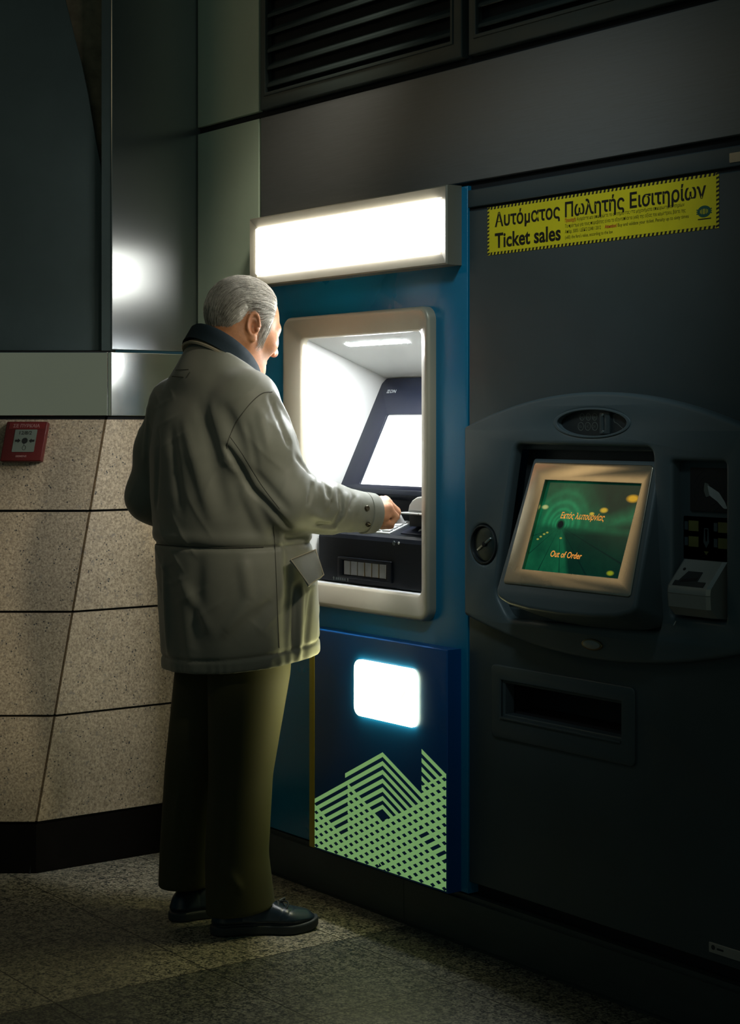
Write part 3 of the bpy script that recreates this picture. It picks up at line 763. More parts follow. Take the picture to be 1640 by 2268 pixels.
# ================================================================== YELLOW STICKER SIGN
def hazard_mat():
    m, n, b = base_mat('hazard_striped_vinyl')
    x, y, z = n.xyz()
    inx = n.m('MULTIPLY', n.m('GREATER_THAN', x, .4825 + .0085), n.m('LESS_THAN', x, 1.2285 - .0085))
    ph = n.m('ADD', n.m('MULTIPLY', inx, n.m('DIVIDE', n.m('SUBTRACT', x, n.m('MULTIPLY', z, .35)), .0126)), n.m('MULTIPLY', n.m('SUBTRACT', 1., inx), n.m('DIVIDE', n.m('SUBTRACT', z, n.m('MULTIPLY', x, .3)), .0092)))
    s = n.m('LESS_THAN', n.m('FRACT', n.m('ADD', ph, 50.)), .5)
    n.put(b.inputs['Base Color'], n.mix(s, (.006, .006, .006), (.72, .58, .02))); b.inputs['Roughness'].default_value = .45
    return m
SG = thing('ticket_sign', 'yellow ticket sales sticker with black hazard striped border on the ticket machine', 'sign', (.855, -.001, 1.713))
plate('border', [(.4825, 1.7130), (1.2285, 1.7130), (1.2285, 1.8300), (.4825, 1.8300)], [], -.0009, .0, hazard_mat(), SG)
plate('face', [(.4895, 1.7195), (1.2215, 1.7195), (1.2215, 1.8235), (.4895, 1.8235)], [], -.0014, -.0004, 'yellow_sign', SG)
ys = -.0017
lettering('lettering', 'Αυτόματος Πωλητής Εισιτηρίων', .5105, 1.7805, .0325, .683, ys, 'ink', SG, bold=.021)
lettering('lettering', 'Ticket sales', .5105, 1.7295, .0345, .2340, ys, 'ink', SG, bold=.026)
lettering('lettering', 'Προσοχή!', .7590, 1.7685, .0078, .0360, ys, 'ink_red', SG, bold=.03)
lettering('lettering', 'Αγοράστε και επικυρώστε το εισιτήριό σας στα μηχανήματα επικύρωσης εισιτηρίων', .7985, 1.7685, .0078, .3330, ys, 'ink', SG, bold=.0)
lettering('lettering', 'Το πρόστιμο για τους παραβάτες είναι το εξηνταπλάσιο (x60) της αξίας του κομίστρου, βάσει της', .7590, 1.7555, .0078, .3760, ys, 'ink', SG)
lettering('lettering', 'Απόφ. 5005 / ΔΕΚΟ 2348 / 2012', .7590, 1.7425, .0078, .1180, ys, 'ink', SG)
lettering('lettering', 'Attention!', .8895, 1.7425, .0078, .0380, ys, 'ink_red', SG, bold=.03)
lettering('lettering', 'Buy and validate your ticket. Penalty up to sixty times', .9310, 1.7425, .0078, .2130, ys, 'ink', SG)
lettering('lettering', "(x60) the fare's value, according to the law", .7590, 1.7295, .0078, .1560, ys, 'ink', SG)
em = plate('emblem', ell(1.1880, 1.7515, .0190, .0125, 40), [], -.0017, -.0010, 'ink_green', SG)
for k, (dx, hgt) in enumerate(((-.010, .006), (-.006, .0085), (-.0015, .0095), (.0015, .0095), (.006, .0085), (.010, .006))):
    plate('emblem_bar', [(1.188 + dx - .0008, 1.7515 - hgt * .6), (1.188 + dx + .0008, 1.7515 - hgt * .6), (1.188 + dx + .0008, 1.7515 + hgt * .6), (1.188 + dx - .0008, 1.7515 + hgt * .6)], [], -.0021, -.0015, 'yellow_sign', em)
for sx_ in (-1, 1):
    for k in range(3):
        plate('emblem_ray', [(1.188 + sx_ * .0145, 1.7475 + .0035 * k), (1.188 + sx_ * .0215, 1.7460 + .0045 * k), (1.188 + sx_ * .0215, 1.7485 + .0045 * k), (1.188 + sx_ * .0145, 1.7492 + .0035 * k)], [], -.0019, -.0012, 'ink_green', em)
plate('emblem_caption', [(1.1705, 1.7345), (1.2075, 1.7345), (1.2075, 1.7368), (1.1705, 1.7368)], [], -.0017, -.001, 'ink', SG)

# ================================================================== FIRE ALARM CALL POINT
fz = Vector((0, .2268, 1.175)).normalized(); fx = cam_r; fnr = fx.cross(fz).normalized()      # fnr points out of the slab
fo = Vector((XS, corner_y(1.1876), 1.1876)) + cam_r * -.2830
def fap(u, w, v): return tuple(fo + fx * u + fz * v - fnr * w)
if fnr.dot(Vector((SX, -CX, 0))) < 0: fnr = -fnr
FA = thing('fire_alarm', 'red square fire alarm call point on the tan terrazzo wall', 'fire alarm', tuple(fo))
hs = plate('housing', rrect(-.002, .119, 0, .119, .004), [], -.034, 0, 'red', FA, .003, fap)
plate('header_plate', rrect(.008, .112, .097, .116, .001), [], -.0347, -.033, M('bright_red_label', (.13, .007, .007), .4), hs, 0, fap)
lettering('lettering', 'ΣΕ ΠΥΡΚΑΙΑ', .020, .1015, .0095, .078, -.0352, 'red_print', FA, fap, .02)
wn = plate('window', rrect(.028, .093, .028, .095, .002), [], -.0350, -.033, 'white_card', FA, 0, fap)
lettering('lettering', '12/8/2', .042, .0800, .0105, .036, -.0354, 'ink', wn, fap, .01)
plate('printed_dot', ell(.061, .0615, .0088, .0088, 28), [], -.0355, -.034, 'ink', wn, 0, fap)
for sx_ in (-1, 1):
    A_ = [(.012, 0), (.020, .0065), (.020, .0030), (.0285, .0030), (.0285, -.0030), (.020, -.0030), (.020, -.0065)]
    plate('printed_arrow', [(.061 + sx_ * a, .0615 + b) for a, b in A_], [], -.0355, -.034, 'ink', wn, 0, fap)
plate('printed_mark', ell(.0625, .0405, .0055, .0065, 24), [ell(.0625, .0405, .0047, .0057, 24)], -.0355, -.034, 'ink', wn, 0, fap)
plate('printed_mark', [(.0605, .047), (.0613, .047), (.0613, .055), (.0605, .055)], [], -.0355, -.034, 'ink', wn, 0, fap)
lettering('lettering', 'SIEMENS', .042, .0125, .0055, .032, -.0352, 'red_print', FA, fap, .02)

# ================================================================== THE MAN AT THE CASH MACHINE
# bodies and clothes are grown from distance fields meshed with surface nets
def nets(f, lo, hi, h, pad=1.35):
    lo = np.array(lo, float); hi = np.array(hi, float)
    B = 8
    nb = np.ceil((hi - lo) / (h * B)).astype(int)
    shp = nb * B + 1
    Vv = np.full(shp, 1.0, np.float32)
    cx, cy, cz = np.meshgrid(*[np.arange(k) for k in nb], indexing='ij')
    cells = np.stack([cx.ravel(), cy.ravel(), cz.ravel()], 1)
    cen = lo + (cells * B + B / 2) * h
    d = f(cen)
    act = np.abs(d) < B * h * .87 * pad
    neg = (~act) & (d < 0)
    for c in cells[neg]:
        a = c * B; Vv[a[0]:a[0] + B + 1, a[1]:a[1] + B + 1, a[2]:a[2] + B + 1] = -1.0
    g = np.stack(np.meshgrid(*[np.arange(B + 1)] * 3, indexing='ij'), -1).reshape(-1, 3)
    ac = cells[act]
    for s in range(0, len(ac), 400):
        ch = ac[s:s + 400]
        idx = (ch[:, None, :] * B + g[None]).reshape(-1, 3)
        Vv[idx[:, 0], idx[:, 1], idx[:, 2]] = f(lo + idx * h)
    S = Vv < 0
    n = np.array(S.shape) - 1
    cnt = np.zeros(n, np.int8)
    for i in (0, 1):
        for j in (0, 1):
            for k in (0, 1): cnt += S[i:n[0] + i, j:n[1] + j, k:n[2] + k]
    am = (cnt > 0) & (cnt < 8)
    ci = np.argwhere(am)
    vid = np.full(n, -1, np.int64); vid[am] = np.arange(len(ci))
    acc = np.zeros((len(ci), 3)); num = np.zeros(len(ci))
    for ax in range(3):
        o1, o2 = [a for a in range(3) if a != ax]
        for p in (0, 1):
            for q_ in (0, 1):
                off = np.zeros(3, int); off[o1] = p; off[o2] = q_
                a = ci + off; b = a.copy(); b[:, ax] += 1
                va = Vv[a[:, 0], a[:, 1], a[:, 2]]; vb = Vv[b[:, 0], b[:, 1], b[:, 2]]
                m = (va < 0) != (vb < 0)
                t = np.where(m, va / np.where(m, va - vb, 1), 0)
                pt = a.astype(float); pt[:, ax] += t
                acc[m] += pt[m]; num[m] += 1
    P = lo + acc / num[:, None] * h
    faces = []
    for ax in range(3):
        o1, o2 = [(1, 2), (2, 0), (0, 1)][ax]
        sl0 = [slice(None)] * 3; sl1 = [slice(None)] * 3
        sl0[ax] = slice(0, -1); sl1[ax] = slice(1, None)
        D_ = S[tuple(sl0)] != S[tuple(sl1)]
        e = np.argwhere(D_)
        ok = (e[:, o1] > 0) & (e[:, o2] > 0) & (e[:, o1] < n[o1]) & (e[:, o2] < n[o2])
        e = e[ok]
        u = np.zeros(3, int); u[o1] = 1; v = np.zeros(3, int); v[o2] = 1
        get = lambda q_: vid[q_[:, 0], q_[:, 1], q_[:, 2]]
        fq = np.stack([get(e - u - v), get(e - v), get(e), get(e - u)], 1)
        fl_ = ~S[e[:, 0], e[:, 1], e[:, 2]]
        fq[fl_] = fq[fl_][:, ::-1]
        faces.append(fq)
    faces = np.concatenate(faces); faces = faces[(faces >= 0).all(1)]
    return P, faces

def np_mesh(name, P, Q, mat, parent=None):
    me = bpy.data.meshes.new(name)
    me.vertices.add(len(P)); me.vertices.foreach_set('co', np.asarray(P, np.float32).ravel())
    k = Q.shape[1]
    me.loops.add(len(Q) * k); me.loops.foreach_set('vertex_index', Q.astype(np.int32).ravel())
    me.polygons.add(len(Q)); me.polygons.foreach_set('loop_start', np.arange(0, len(Q) * k, k, dtype=np.int32))
    me.update(calc_edges=True); me.validate()
    me.polygons.foreach_set('use_smooth', [True] * len(me.polygons))
    me.materials.append(MT[mat] if isinstance(mat, str) else mat)
    o = bpy.data.objects.new(name, me); COL.objects.link(o)
    if parent: attach(o, parent)
    return o

def smin(a, b, k):
    h = np.clip(.5 + .5 * (b - a) / k, 0, 1); return b * (1 - h) + a * h - k * h * (1 - h)
def smax(a, b, k): return -smin(-a, -b, k)
def cap(P, a, b, ra, rb):
    a = np.array(a, float); b = np.array(b, float); ab = b - a
    t = np.clip(((P - a) @ ab) / (ab @ ab), 0, 1)
    return np.linalg.norm(P - a - t[:, None] * ab, axis=1) - (ra + (rb - ra) * t)
def chain(P, pts, k):
    d = None
    for (a, ra), (b, rb) in zip(pts[:-1], pts[1:]):
        c = cap(P, a, b, ra, rb); d = c if d is None else smin(d, c, k)
    return d
def elli(P, c, r):
    q_ = P - np.array(c, float); r = np.array(r, float)
    k0 = np.linalg.norm(q_ / r, axis=1); k1 = np.linalg.norm(q_ / (r * r), axis=1) + 1e-9
    return k0 * (k0 - 1) / k1
def sph(P, c, r): return np.linalg.norm(P - np.array(c, float), axis=1) - r
def segd(P, a, b):
    a = np.array(a, float); b = np.array(b, float); ab = b - a
    t = np.clip(((P - a) @ ab) / (ab @ ab), 0, 1)
    return np.linalg.norm(P - a - t[:, None] * ab, axis=1), t
def column(P, keys, e=2.0):
    """stack of ellipses: keys (z, cx, cy, a, b)"""
    K = np.array(keys, float); z = P[:, 2]
    zz = np.linspace(K[0, 0], K[-1, 0], 160)
    I = []
    ker = np.array([1, 3, 5, 7, 8, 7, 5, 3, 1.]); ker /= ker.sum()
    for j in range(1, 5):
        v = np.interp(zz, K[:, 0], K[:, j]); v = np.convolve(np.pad(v, 4, 'edge'), ker, 'valid')
        I.append(np.interp(z, zz, v))
    x = P[:, 0] - I[0]; y = P[:, 1] - I[1]; a, b = I[2], I[3]
    if e == 2.0: k0 = np.sqrt((x / a) ** 2 + (y / b) ** 2)
    else: k0 = (np.abs(x / a) ** e + np.abs(y / b) ** e) ** (1 / e)
    k1 = np.sqrt((x / (a * a)) ** 2 + (y / (b * b)) ** 2) + 1e-6
    return np.where(k0 > .3, k0 * (k0 - 1) / k1, -.7 * np.minimum(a, b))
# inverse of the camera view for placing creases on the cloth
Z0 = 4.63855
def px(u, v, Z):
    X = (u - 820) / 3850 * Z; dz = Z - Z0
    return np.array((X * CX - dz * SX, X * SX + dz * CX, 1.30 - (v - 940) / 3850 * Z))

PX, PY = -.14, -.40
MAN = thing('person', 'grey haired man in an olive beige jacket using the cash machine with a card', 'person', (PX, PY, 0))

# ---- head frame: bowed, facing the machine
pitch = R(20); yaw = R(2)
HC = np.array((-.143, -.305, 1.563))
Ff = np.array((-math.sin(yaw) * math.cos(pitch), math.cos(yaw) * math.cos(pitch), -math.sin(pitch)))
Fr = np.array((math.cos(yaw), math.sin(yaw), 0.0)); Fu = np.cross(Fr, Ff)
Mh = np.stack([Ff, Fr, Fu], 1)
def to_head(P): return (P - HC) @ Mh
def from_head(L): return HC + np.asarray(L) @ Mh.T
def head_base(L):
    S = L.copy(); S[:, 1] = np.abs(S[:, 1])
    d = elli(S, (-.012, 0, .024), (.101, .078, .090))
    d = smin(d, elli(S, (.030, 0, -.036), (.064, .061, .086)), .035)
    d = smin(d, cap(S, (-.012, .054, -.055), (.066, .020, -.108), .022, .021), .03)
    d = smin(d, sph(S, (.074, 0, -.106), .021), .02)
    return d
def head_full(L):
    S = L.copy(); S[:, 1] = np.abs(S[:, 1])
    d = head_base(L)
    d = smin(d, cap(S, (.0905, .006, .010), (.070, .048, .012), .011, .010), .018)          # brow
    d = smin(d, sph(S, (.060, .050, -.034), .021), .03)                                     # cheek
    d = smax(d, -sph(S, (.100, .033, -.012), .019), .016)                                   # socket
    d = smin(d, sph(S, (.0735, .032, -.011), .0145), .004)                                  # eye and lids
    d = smin(d, cap(S, (.0735 + .0085, .022, -.008), (.0735 + .003, .045, -.010), .0055, .005), .006)
    d = smin(d, cap(L, (.093, 0, .000), (.1130, 0, -.036), .0085, .0125), .014)              # nose
    d = smin(d, sph(S, (.100, .0145, -.043), .0095), .008)
    d = smax(d, -sph(S, (.104, .0075, -.0535), .0045), .004)
    d = smin(d, cap(S, (.0935, 0, -.074), (.078, .024, -.078), .0075, .005), .008)
    d = smin(d, cap(S, (.0905, 0, -.085), (.077, .022, -.082), .0075, .005), .006)
    d = smax(d, -cap(S, (.101, 0, -.0795), (.083, .026, -.080), .0022, .0015), .004)
    # nasolabial and jowl creases
    for a, b, w, h_ in (((.096, .020, -.050), (.076, .036, -.088), .005, .0022), ((.07, .034, -.095), (.052, .046, -.118), .006, .002),
                        ((.055, .055, -.018), (.070, .048, -.026), .004, .0012)):
        q_, t = segd(S, a, b); d = d + h_ * np.exp(-(q_ / w) ** 2)
    # ears, flaring at the back
    ea = R(24); ce, se = math.cos(ea), math.sin(ea)
    E0 = S - np.array((-.022, .0775, -.019))
    e1 = E0[:, 0] * ce + E0[:, 1] * se; e2 = -E0[:, 0] * se + E0[:, 1] * ce; e3 = E0[:, 2]
    ta = R(-12); e1, e3 = e1 * math.cos(ta) - e3 * math.sin(ta), e1 * math.sin(ta) + e3 * math.cos(ta)
    # e1: fore-aft in the plane of the ear, e2: outwards, e3: up
    E = np.stack([e1, e2, e3], 1)
    ear = elli(E, (0, -.001, .002), (.0165, .0062, .035))
    qq = np.sqrt((e1 / .0150) ** 2 + ((e3 - .004) / .0305) ** 2)
    fade = np.clip((e3 + .030) / .02, 0, 1)
    rim = np.sqrt(((qq - 1) * .0205) ** 2 + (e2 - .0048) ** 2) - .0048
    rim = rim + (1 - np.maximum(fade, 0)) * .01 + np.where((e1 > .006) & (e3 < .0), .006, 0)
    ear = smin(ear, rim, .004)
    ah = np.sqrt(((np.sqrt(((e1 + .001) / .0105) ** 2 + ((e3 + .001) / .020) ** 2) - 1) * .013) ** 2 + (e2 - .003) ** 2) - .0026
    ear = smin(ear, np.where(e1 < .008, ah, ah + .01), .003)
    ear = smax(ear, -elli(E, (.002, .0075, -.003), (.0090, .0125, .0175)), .003)
    ear = smin(ear, sph(E, (.012, .003, -.007), .0052), .004)                                # tragus
    ear = smin(ear, elli(E, (.003, .000, -.032), (.0095, .005, .0095)), .006)                # lobe
    ear = smin(ear, sph(E, (.012, -.006, .004), .010), .008)
    return smin(d, ear, .005)
NB = np.array((-.14, -.385, 1.40))
nk_top = from_head((-.030, 0, -.045))
def neck(P):
    d = cap(P, nk_top, NB, .060, .066)
    d = smin(d, cap(P, from_head((.045, 0, -.100)), np.array((-.14, -.335, 1.42)), .026, .035), .03)
    for s in (-1, 1):                                                                        # cords and loose skin
        q_, t = segd(P, from_head((.030, s * .046, -.105)), np.array((-.14 + s * .045, -.315, 1.43))); d = d - .003 * np.exp(-(q_ / .012) ** 2)
    return d
# ---- right hand: palm down, fingers bent on a card, thumb beneath
dyh = -.030
def hp(x, y, z): return np.array((x, y + dyh, z))
WR = np.array((.106, -.088, 1.070))
FING = [
    [((.118, -.060, 1.070), .0130), ((.128, -.006, 1.081), .0108), ((.1275, .020, 1.060), .0090), ((.121, .010, 1.043), .0082), ((.116, -.006, 1.043), .0074)],
    [((.112, -.060, 1.078), .0130), ((.114, .003, 1.093), .0115), ((.1140, .034, 1.069), .0096), ((.110, .026, 1.050), .0088), ((.108, .010, 1.048), .0078)],
    [((.104, -.060, 1.082), .0135), ((.098, .008, 1.099), .0120), ((.0980, .044, 1.073), .0100), ((.097, .040, 1.054), .0090), ((.096, .026, 1.049), .0080)],
    [((.096, -.060, 1.082), .0135), ((.081, .006, 1.098), .0118), ((.0820, .043, 1.076), .0098), ((.086, .046, 1.056), .0088), ((.089, .036, 1.048), .0078)]]
THUMB = [((.094, -.055, 1.062), .0165), ((.076, -.018, 1.050), .0145), ((.077, .012, 1.036), .0112), ((.086, .034, 1.0335), .0092)]
def hand(P):
    d = None
    for fg in FING:
        c = chain(P, [(hp(*p), r_) for p, r_ in fg], .003)
        if d is None: d = c; pal = cap(P, hp(*fg[0][0]), hp(*fg[1][0]), .0165, .0135)
        else: d = smin(d, c, .0022); pal = smin(pal, cap(P, hp(*fg[0][0]), hp(*fg[1][0]), .0165, .0130), .012)
    th = chain(P, [(hp(*p), r_) for p, r_ in THUMB], .006)
    d = smin(d, pal, .005); d = smin(d, th, .006)
    d = smin(d, cap(P, hp(.118, -.055, 1.060), hp(.124, -.012, 1.062), .017, .0125), .012)    # heel of the hand, little finger side
    d = smin(d, cap(P, (.098, -.20, 1.080), WR + (0, 0, .003), .027, .025), .02)
    for fg in FING:                                                                         # knuckles and tendons
        k_ = hp(*fg[1][0]); d = smin(d, sph(P, k_ + (0, 0, .0035), .0078), .006)
        q_, t = segd(P, hp(*fg[0][0]) + (0, 0, .014), k_ + (0, 0, .012)); d = d - .0008 * np.exp(-(q_ / .004) ** 2)
        m_ = hp(*fg[2][0]); q_ = np.linalg.norm(P - m_ - (0, .008, .006), axis=1); d = d + .0007 * np.exp(-(q_ / .003) ** 2)
    return d
E_R = np.array((.092, -.330, 1.110))
def body_f(P):
    d = head_full(to_head(P))
    d = smin(d, neck(P), .028)
    d = smin(d, cap(P, NB, (-.14, -.37, .80), .085, .09), .05)
    d = smin(d, chain(P, [((-.14, -.39, 1.36), .05), ((.035, -.395, 1.345), .045), (E_R, .04), ((.098, -.20, 1.085), .030)], .03), .03)
    d = smin(d, chain(P, [((-.14, -.39, 1.36), .05), ((-.33, -.40, 1.345), .045), ((-.425, -.416, 1.10), .036), ((-.36, -.24, 1.00), .03)], .03), .03)
    d = smin(d, chain(P, [((-.10, -.36, .82), .07), ((-.055, -.37, .42), .045), ((-.05, -.40, .11), .035)], .03), .03)
    d = smin(d, chain(P, [((-.18, -.36, .82), .07), ((-.228, -.40, .42), .045), ((-.237, -.43, .12), .035)], .03), .03)
    return smin(d, hand(P), .006)

P, Q = nets(body_f, (-.52, -.55, .06), (.20, .06, 1.72), .0022)
body_o = np_mesh('body', P, Q, M('skin', (1, 1, 1), .5), MAN)
# natural skin colouring
L = to_head(P)
rng = np.random.default_rng(3)
colr = np.tile(np.array((.52, .225, .10)), (len(P), 1))
Ls = L.copy(); Ls[:, 1] = np.abs(Ls[:, 1])
def blend(w, c):
    global colr
    colr = colr * (1 - w[:, None]) + np.array(c) * w[:, None]
isH = (P[:, 2] > 1.36) & (P[:, 1] > -.55)
blend(np.exp(-(np.linalg.norm(L - (.118, 0, -.045), axis=1) / .022) ** 2) * .6, (.58, .20, .14))
blend(np.exp(-(segd(Ls, (.05, .045, -.075), (.085, .0, -.105))[0] / .028) ** 2) * .55 * isH, (.30, .235, .19))     # stubble
blend(np.exp(-(segd(Ls, (.095, .0, -.079), (.080, .02, -.080))[0] / .007) ** 2) * .6, (.46, .17, .13))
blend(np.exp(-(np.linalg.norm(Ls - (-.018, .082, -.012), axis=1) / .028) ** 2) * .45, (.50, .20, .12))
handw = np.clip((.06 + P[:, 1] + .12) / .03, 0, 1) * (P[:, 2] < 1.2) * (P[:, 1] > -.14)
blend(handw * .5, (.52, .26, .15))
me = body_o.data
ca = me.color_attributes.new('tint', 'FLOAT_COLOR', 'POINT')
ca.data.foreach_set('color', np.concatenate([colr, np.ones((len(P), 1))], 1).astype(np.float32).ravel())
m, n, b = base_mat('weathered_skin')
at = n.new('ShaderNodeVertexColor'); at.layer_name = 'tint'
sp = n.ramp(n.noise(420, 3, .7), .60, .70, 0, .4); bl = n.ramp(n.noise(60, 3), .3, .7, .86, 1.12)
c = n.mix(sp, at.outputs[0], (.26, .11, .05)); c = n.mix(1., c, n.comb(bl, bl, bl), 'MULTIPLY')
n.put(b.inputs['Base Color'], c); b.inputs['Roughness'].default_value = .48
b.inputs['Subsurface Weight'].default_value = .08; b.inputs['Subsurface Radius'].default_value = (.01, .004, .002)
bn = n.new('ShaderNodeBump'); bn.inputs['Strength'].default_value = .25; bn.inputs['Distance'].default_value = .0015
n.put(bn.inputs['Height'], n.noise(500, 3, .6)); n.nt.links.new(bn.outputs[0], b.inputs['Normal'])
me.materials.clear(); me.materials.append(m)

# ---- hair: a close cap plus combed strands
hair_poly = np.array([(.064, .125), (.060, .092), (.049, .066), (.042, .046), (.039, .026), (.036, .004), (.035, -.022), (.018, -.030), (.008, -.008), (-.004, .026), (-.024, .034),
                      (-.044, .022), (-.050, -.004), (-.052, -.030), (-.058, -.052), (-.078, -.066), (-.16, -.066), (-.16, .2), (.05, .2)])
def poly_sd(x, y, V):
    d = np.full(len(x), 1e9); s = np.ones(len(x))
    n_ = len(V)
    for i in range(n_):
        a = V[i]; b_ = V[i - 1]; e = b_ - a
        wx = x - a[0]; wy = y - a[1]
        t = np.clip((wx * e[0] + wy * e[1]) / (e @ e), 0, 1)
        d = np.minimum(d, (wx - e[0] * t) ** 2 + (wy - e[1] * t) ** 2)
        c1 = y >= a[1]; c2 = y < b_[1]; c3 = e[0] * wy > e[1] * wx
        s = np.where((c1 & c2 & c3) | (~c1 & ~c2 & ~c3), -s, s)
    return s * np.sqrt(d)
def hair_flow(L):
    """combed back over the top, sweeping down behind the ears"""
    f = np.empty_like(L); fx_, u_ = L[:, 0], L[:, 2]
    t = np.clip((.085 - u_) / .12, 0, 1); back = np.clip((-.02 - fx_) / .07, 0, 1)
    side = np.clip((.030 - u_) / .03, 0, 1) * np.clip((fx_ + .012) / .02, 0, 1)
    f[:, 0] = -1.0 + .55 * back * t + .75 * side; f[:, 1] = .10 * np.sign(L[:, 1]); f[:, 2] = -.35 * t - 1.2 * back * t - .15 - .9 * side + .12 * np.sin(fx_ * 70 + u_ * 50 + L[:, 1] * 40)
    return f
def strand_noise(L):
    a = np.sin(L[:, 2] * 330 + L[:, 0] * 120 + np.sin(L[:, 0] * 90) * 2) * np.sin(L[:, 1] * 260 + L[:, 0] * 60 + L[:, 2] * 45)
    return a
def hair_f(P):
    L = to_head(P)
    h_ = poly_sd(L[:, 0], L[:, 2], hair_poly)
    thick = .0075 * np.clip(-h_ / .018, 0, 1) + .0005
    d = head_base(L) - thick + .0006 * strand_noise(L)
    # keep the neck side thin
    return smax(d, h_, .004)
P, Q = nets(hair_f, HC - (.16, .17, .16), HC + (.16, .17, .18), .0024)
hair = np_mesh('hair', P, Q, 'hair', MAN)
N_ = 8500
tri_c = to_head(P[Q].mean(1)); edge_ = np.where((poly_sd(tri_c[:, 0], tri_c[:, 2], hair_poly) > -.016) & (tri_c[:, 0] < .03))[0]
pick = np.concatenate([rng.choice(len(Q), N_), rng.choice(edge_, 2600)]); N_ = len(pick)
mixw = rng.uniform(0, 1, (N_, 1)); root = P[Q[pick, 0]] * mixw + P[Q[pick, 2]] * (1 - mixw)
Lr = to_head(root); ne_ = N_ - 2600
b0 = head_base(Lr[ne_:]); fl0 = hair_flow(Lr[ne_:]); fl0 /= np.linalg.norm(fl0, axis=1, keepdims=True)
Lr[ne_:] -= fl0 * rng.uniform(.002, .010, (2600, 1))
keep = head_base(Lr) > -.006
Lr = Lr[keep]; N_ = len(Lr)
def hb_grad(L, e=.002):
    g = np.stack([(head_base(L + np.eye(3)[i] * e) - head_base(L - np.eye(3)[i] * e)) for i in range(3)], 1)
    return g / (np.linalg.norm(g, axis=1, keepdims=True) + 1e-9)
h0 = np.maximum(head_base(Lr), .0012) + .0006; ln = rng.uniform(.026, .052, N_); jit = rng.normal(0, .10, (N_, 3))
SEG = 6; pts = [Lr]; cur = Lr
lift = rng.uniform(.0008, .0036, N_)
for k in range(SEG):
    g = hb_grad(cur); fl_ = hair_flow(cur) + jit
    fl_ = fl_ - g * (fl_ * g).sum(1, keepdims=True); fl_ /= np.linalg.norm(fl_, axis=1, keepdims=True)
    cur = cur + fl_ * (ln / SEG)[:, None]
    want = h0 + lift * (k + 1) / SEG
    cur = cur + hb_grad(cur) * (want - head_base(cur))[:, None]
    pts.append(cur)
SP = np.stack([from_head(p) for p in pts], 1)                       # N, SEG+1, 3
rad = rng.uniform(.0003, .00055, N_); dark_s = rng.random(N_) < .30
tang = np.gradient(SP, axis=1); tang /= np.linalg.norm(tang, axis=2, keepdims=True) + 1e-9
s1 = np.cross(tang, np.array((.3, .2, .93))); s1 /= np.linalg.norm(s1, axis=2, keepdims=True) + 1e-9
s2 = np.cross(tang, s1)
tp = np.array([1, 1, 1, .95, .85, .65, .25])
VV = np.empty((N_, SEG + 1, 3, 3))
for k in range(3):
    a = 2 * math.pi * k / 3
    VV[:, :, k] = SP + (s1 * math.cos(a) + s2 * math.sin(a)) * (rad[:, None] * tp)[:, :, None]
base_i = (np.arange(N_) * (SEG + 1) * 3)[:, None, None]
FQ = []
for j in range(SEG):
    for k in range(3):
        FQ.append(np.stack([base_i[:, 0, 0] + j * 3 + k, base_i[:, 0, 0] + j * 3 + (k + 1) % 3, base_i[:, 0, 0] + (j + 1) * 3 + (k + 1) % 3, base_i[:, 0, 0] + (j + 1) * 3 + k], 1))
st = np_mesh('hair_strands', VV.reshape(-1, 3), np.concatenate(FQ), 'hair', hair)
st.data.materials.append(M('grey_hair', (.24, .22, .175), .5, 0, .2, 60))
st.data.polygons.foreach_set('material_index', np.tile(dark_s.astype(np.int32), SEG * 3))
# eyebrows
V, F = [], []
for s in (-1, 1):
    for k in range(46):
        t = rng.uniform(0, 1); a = np.array((.098 - .028 * t, s * (.014 + .036 * t), .010 + .006 * t + rng.normal(0, .002)))
        d_ = np.array((.006 - .003 * t, s * (.005 + .006 * t), .003 + rng.normal(0, .002)))
        tube_geo([tuple(from_head(a)), tuple(from_head(a + d_ * .5)), tuple(from_head(a + d_ + (0, 0, -.002)))], [.0007, .0006, .0002], 3, V, F)
mesh_obj('eyebrows', V, F, 'hair', MAN, 60)

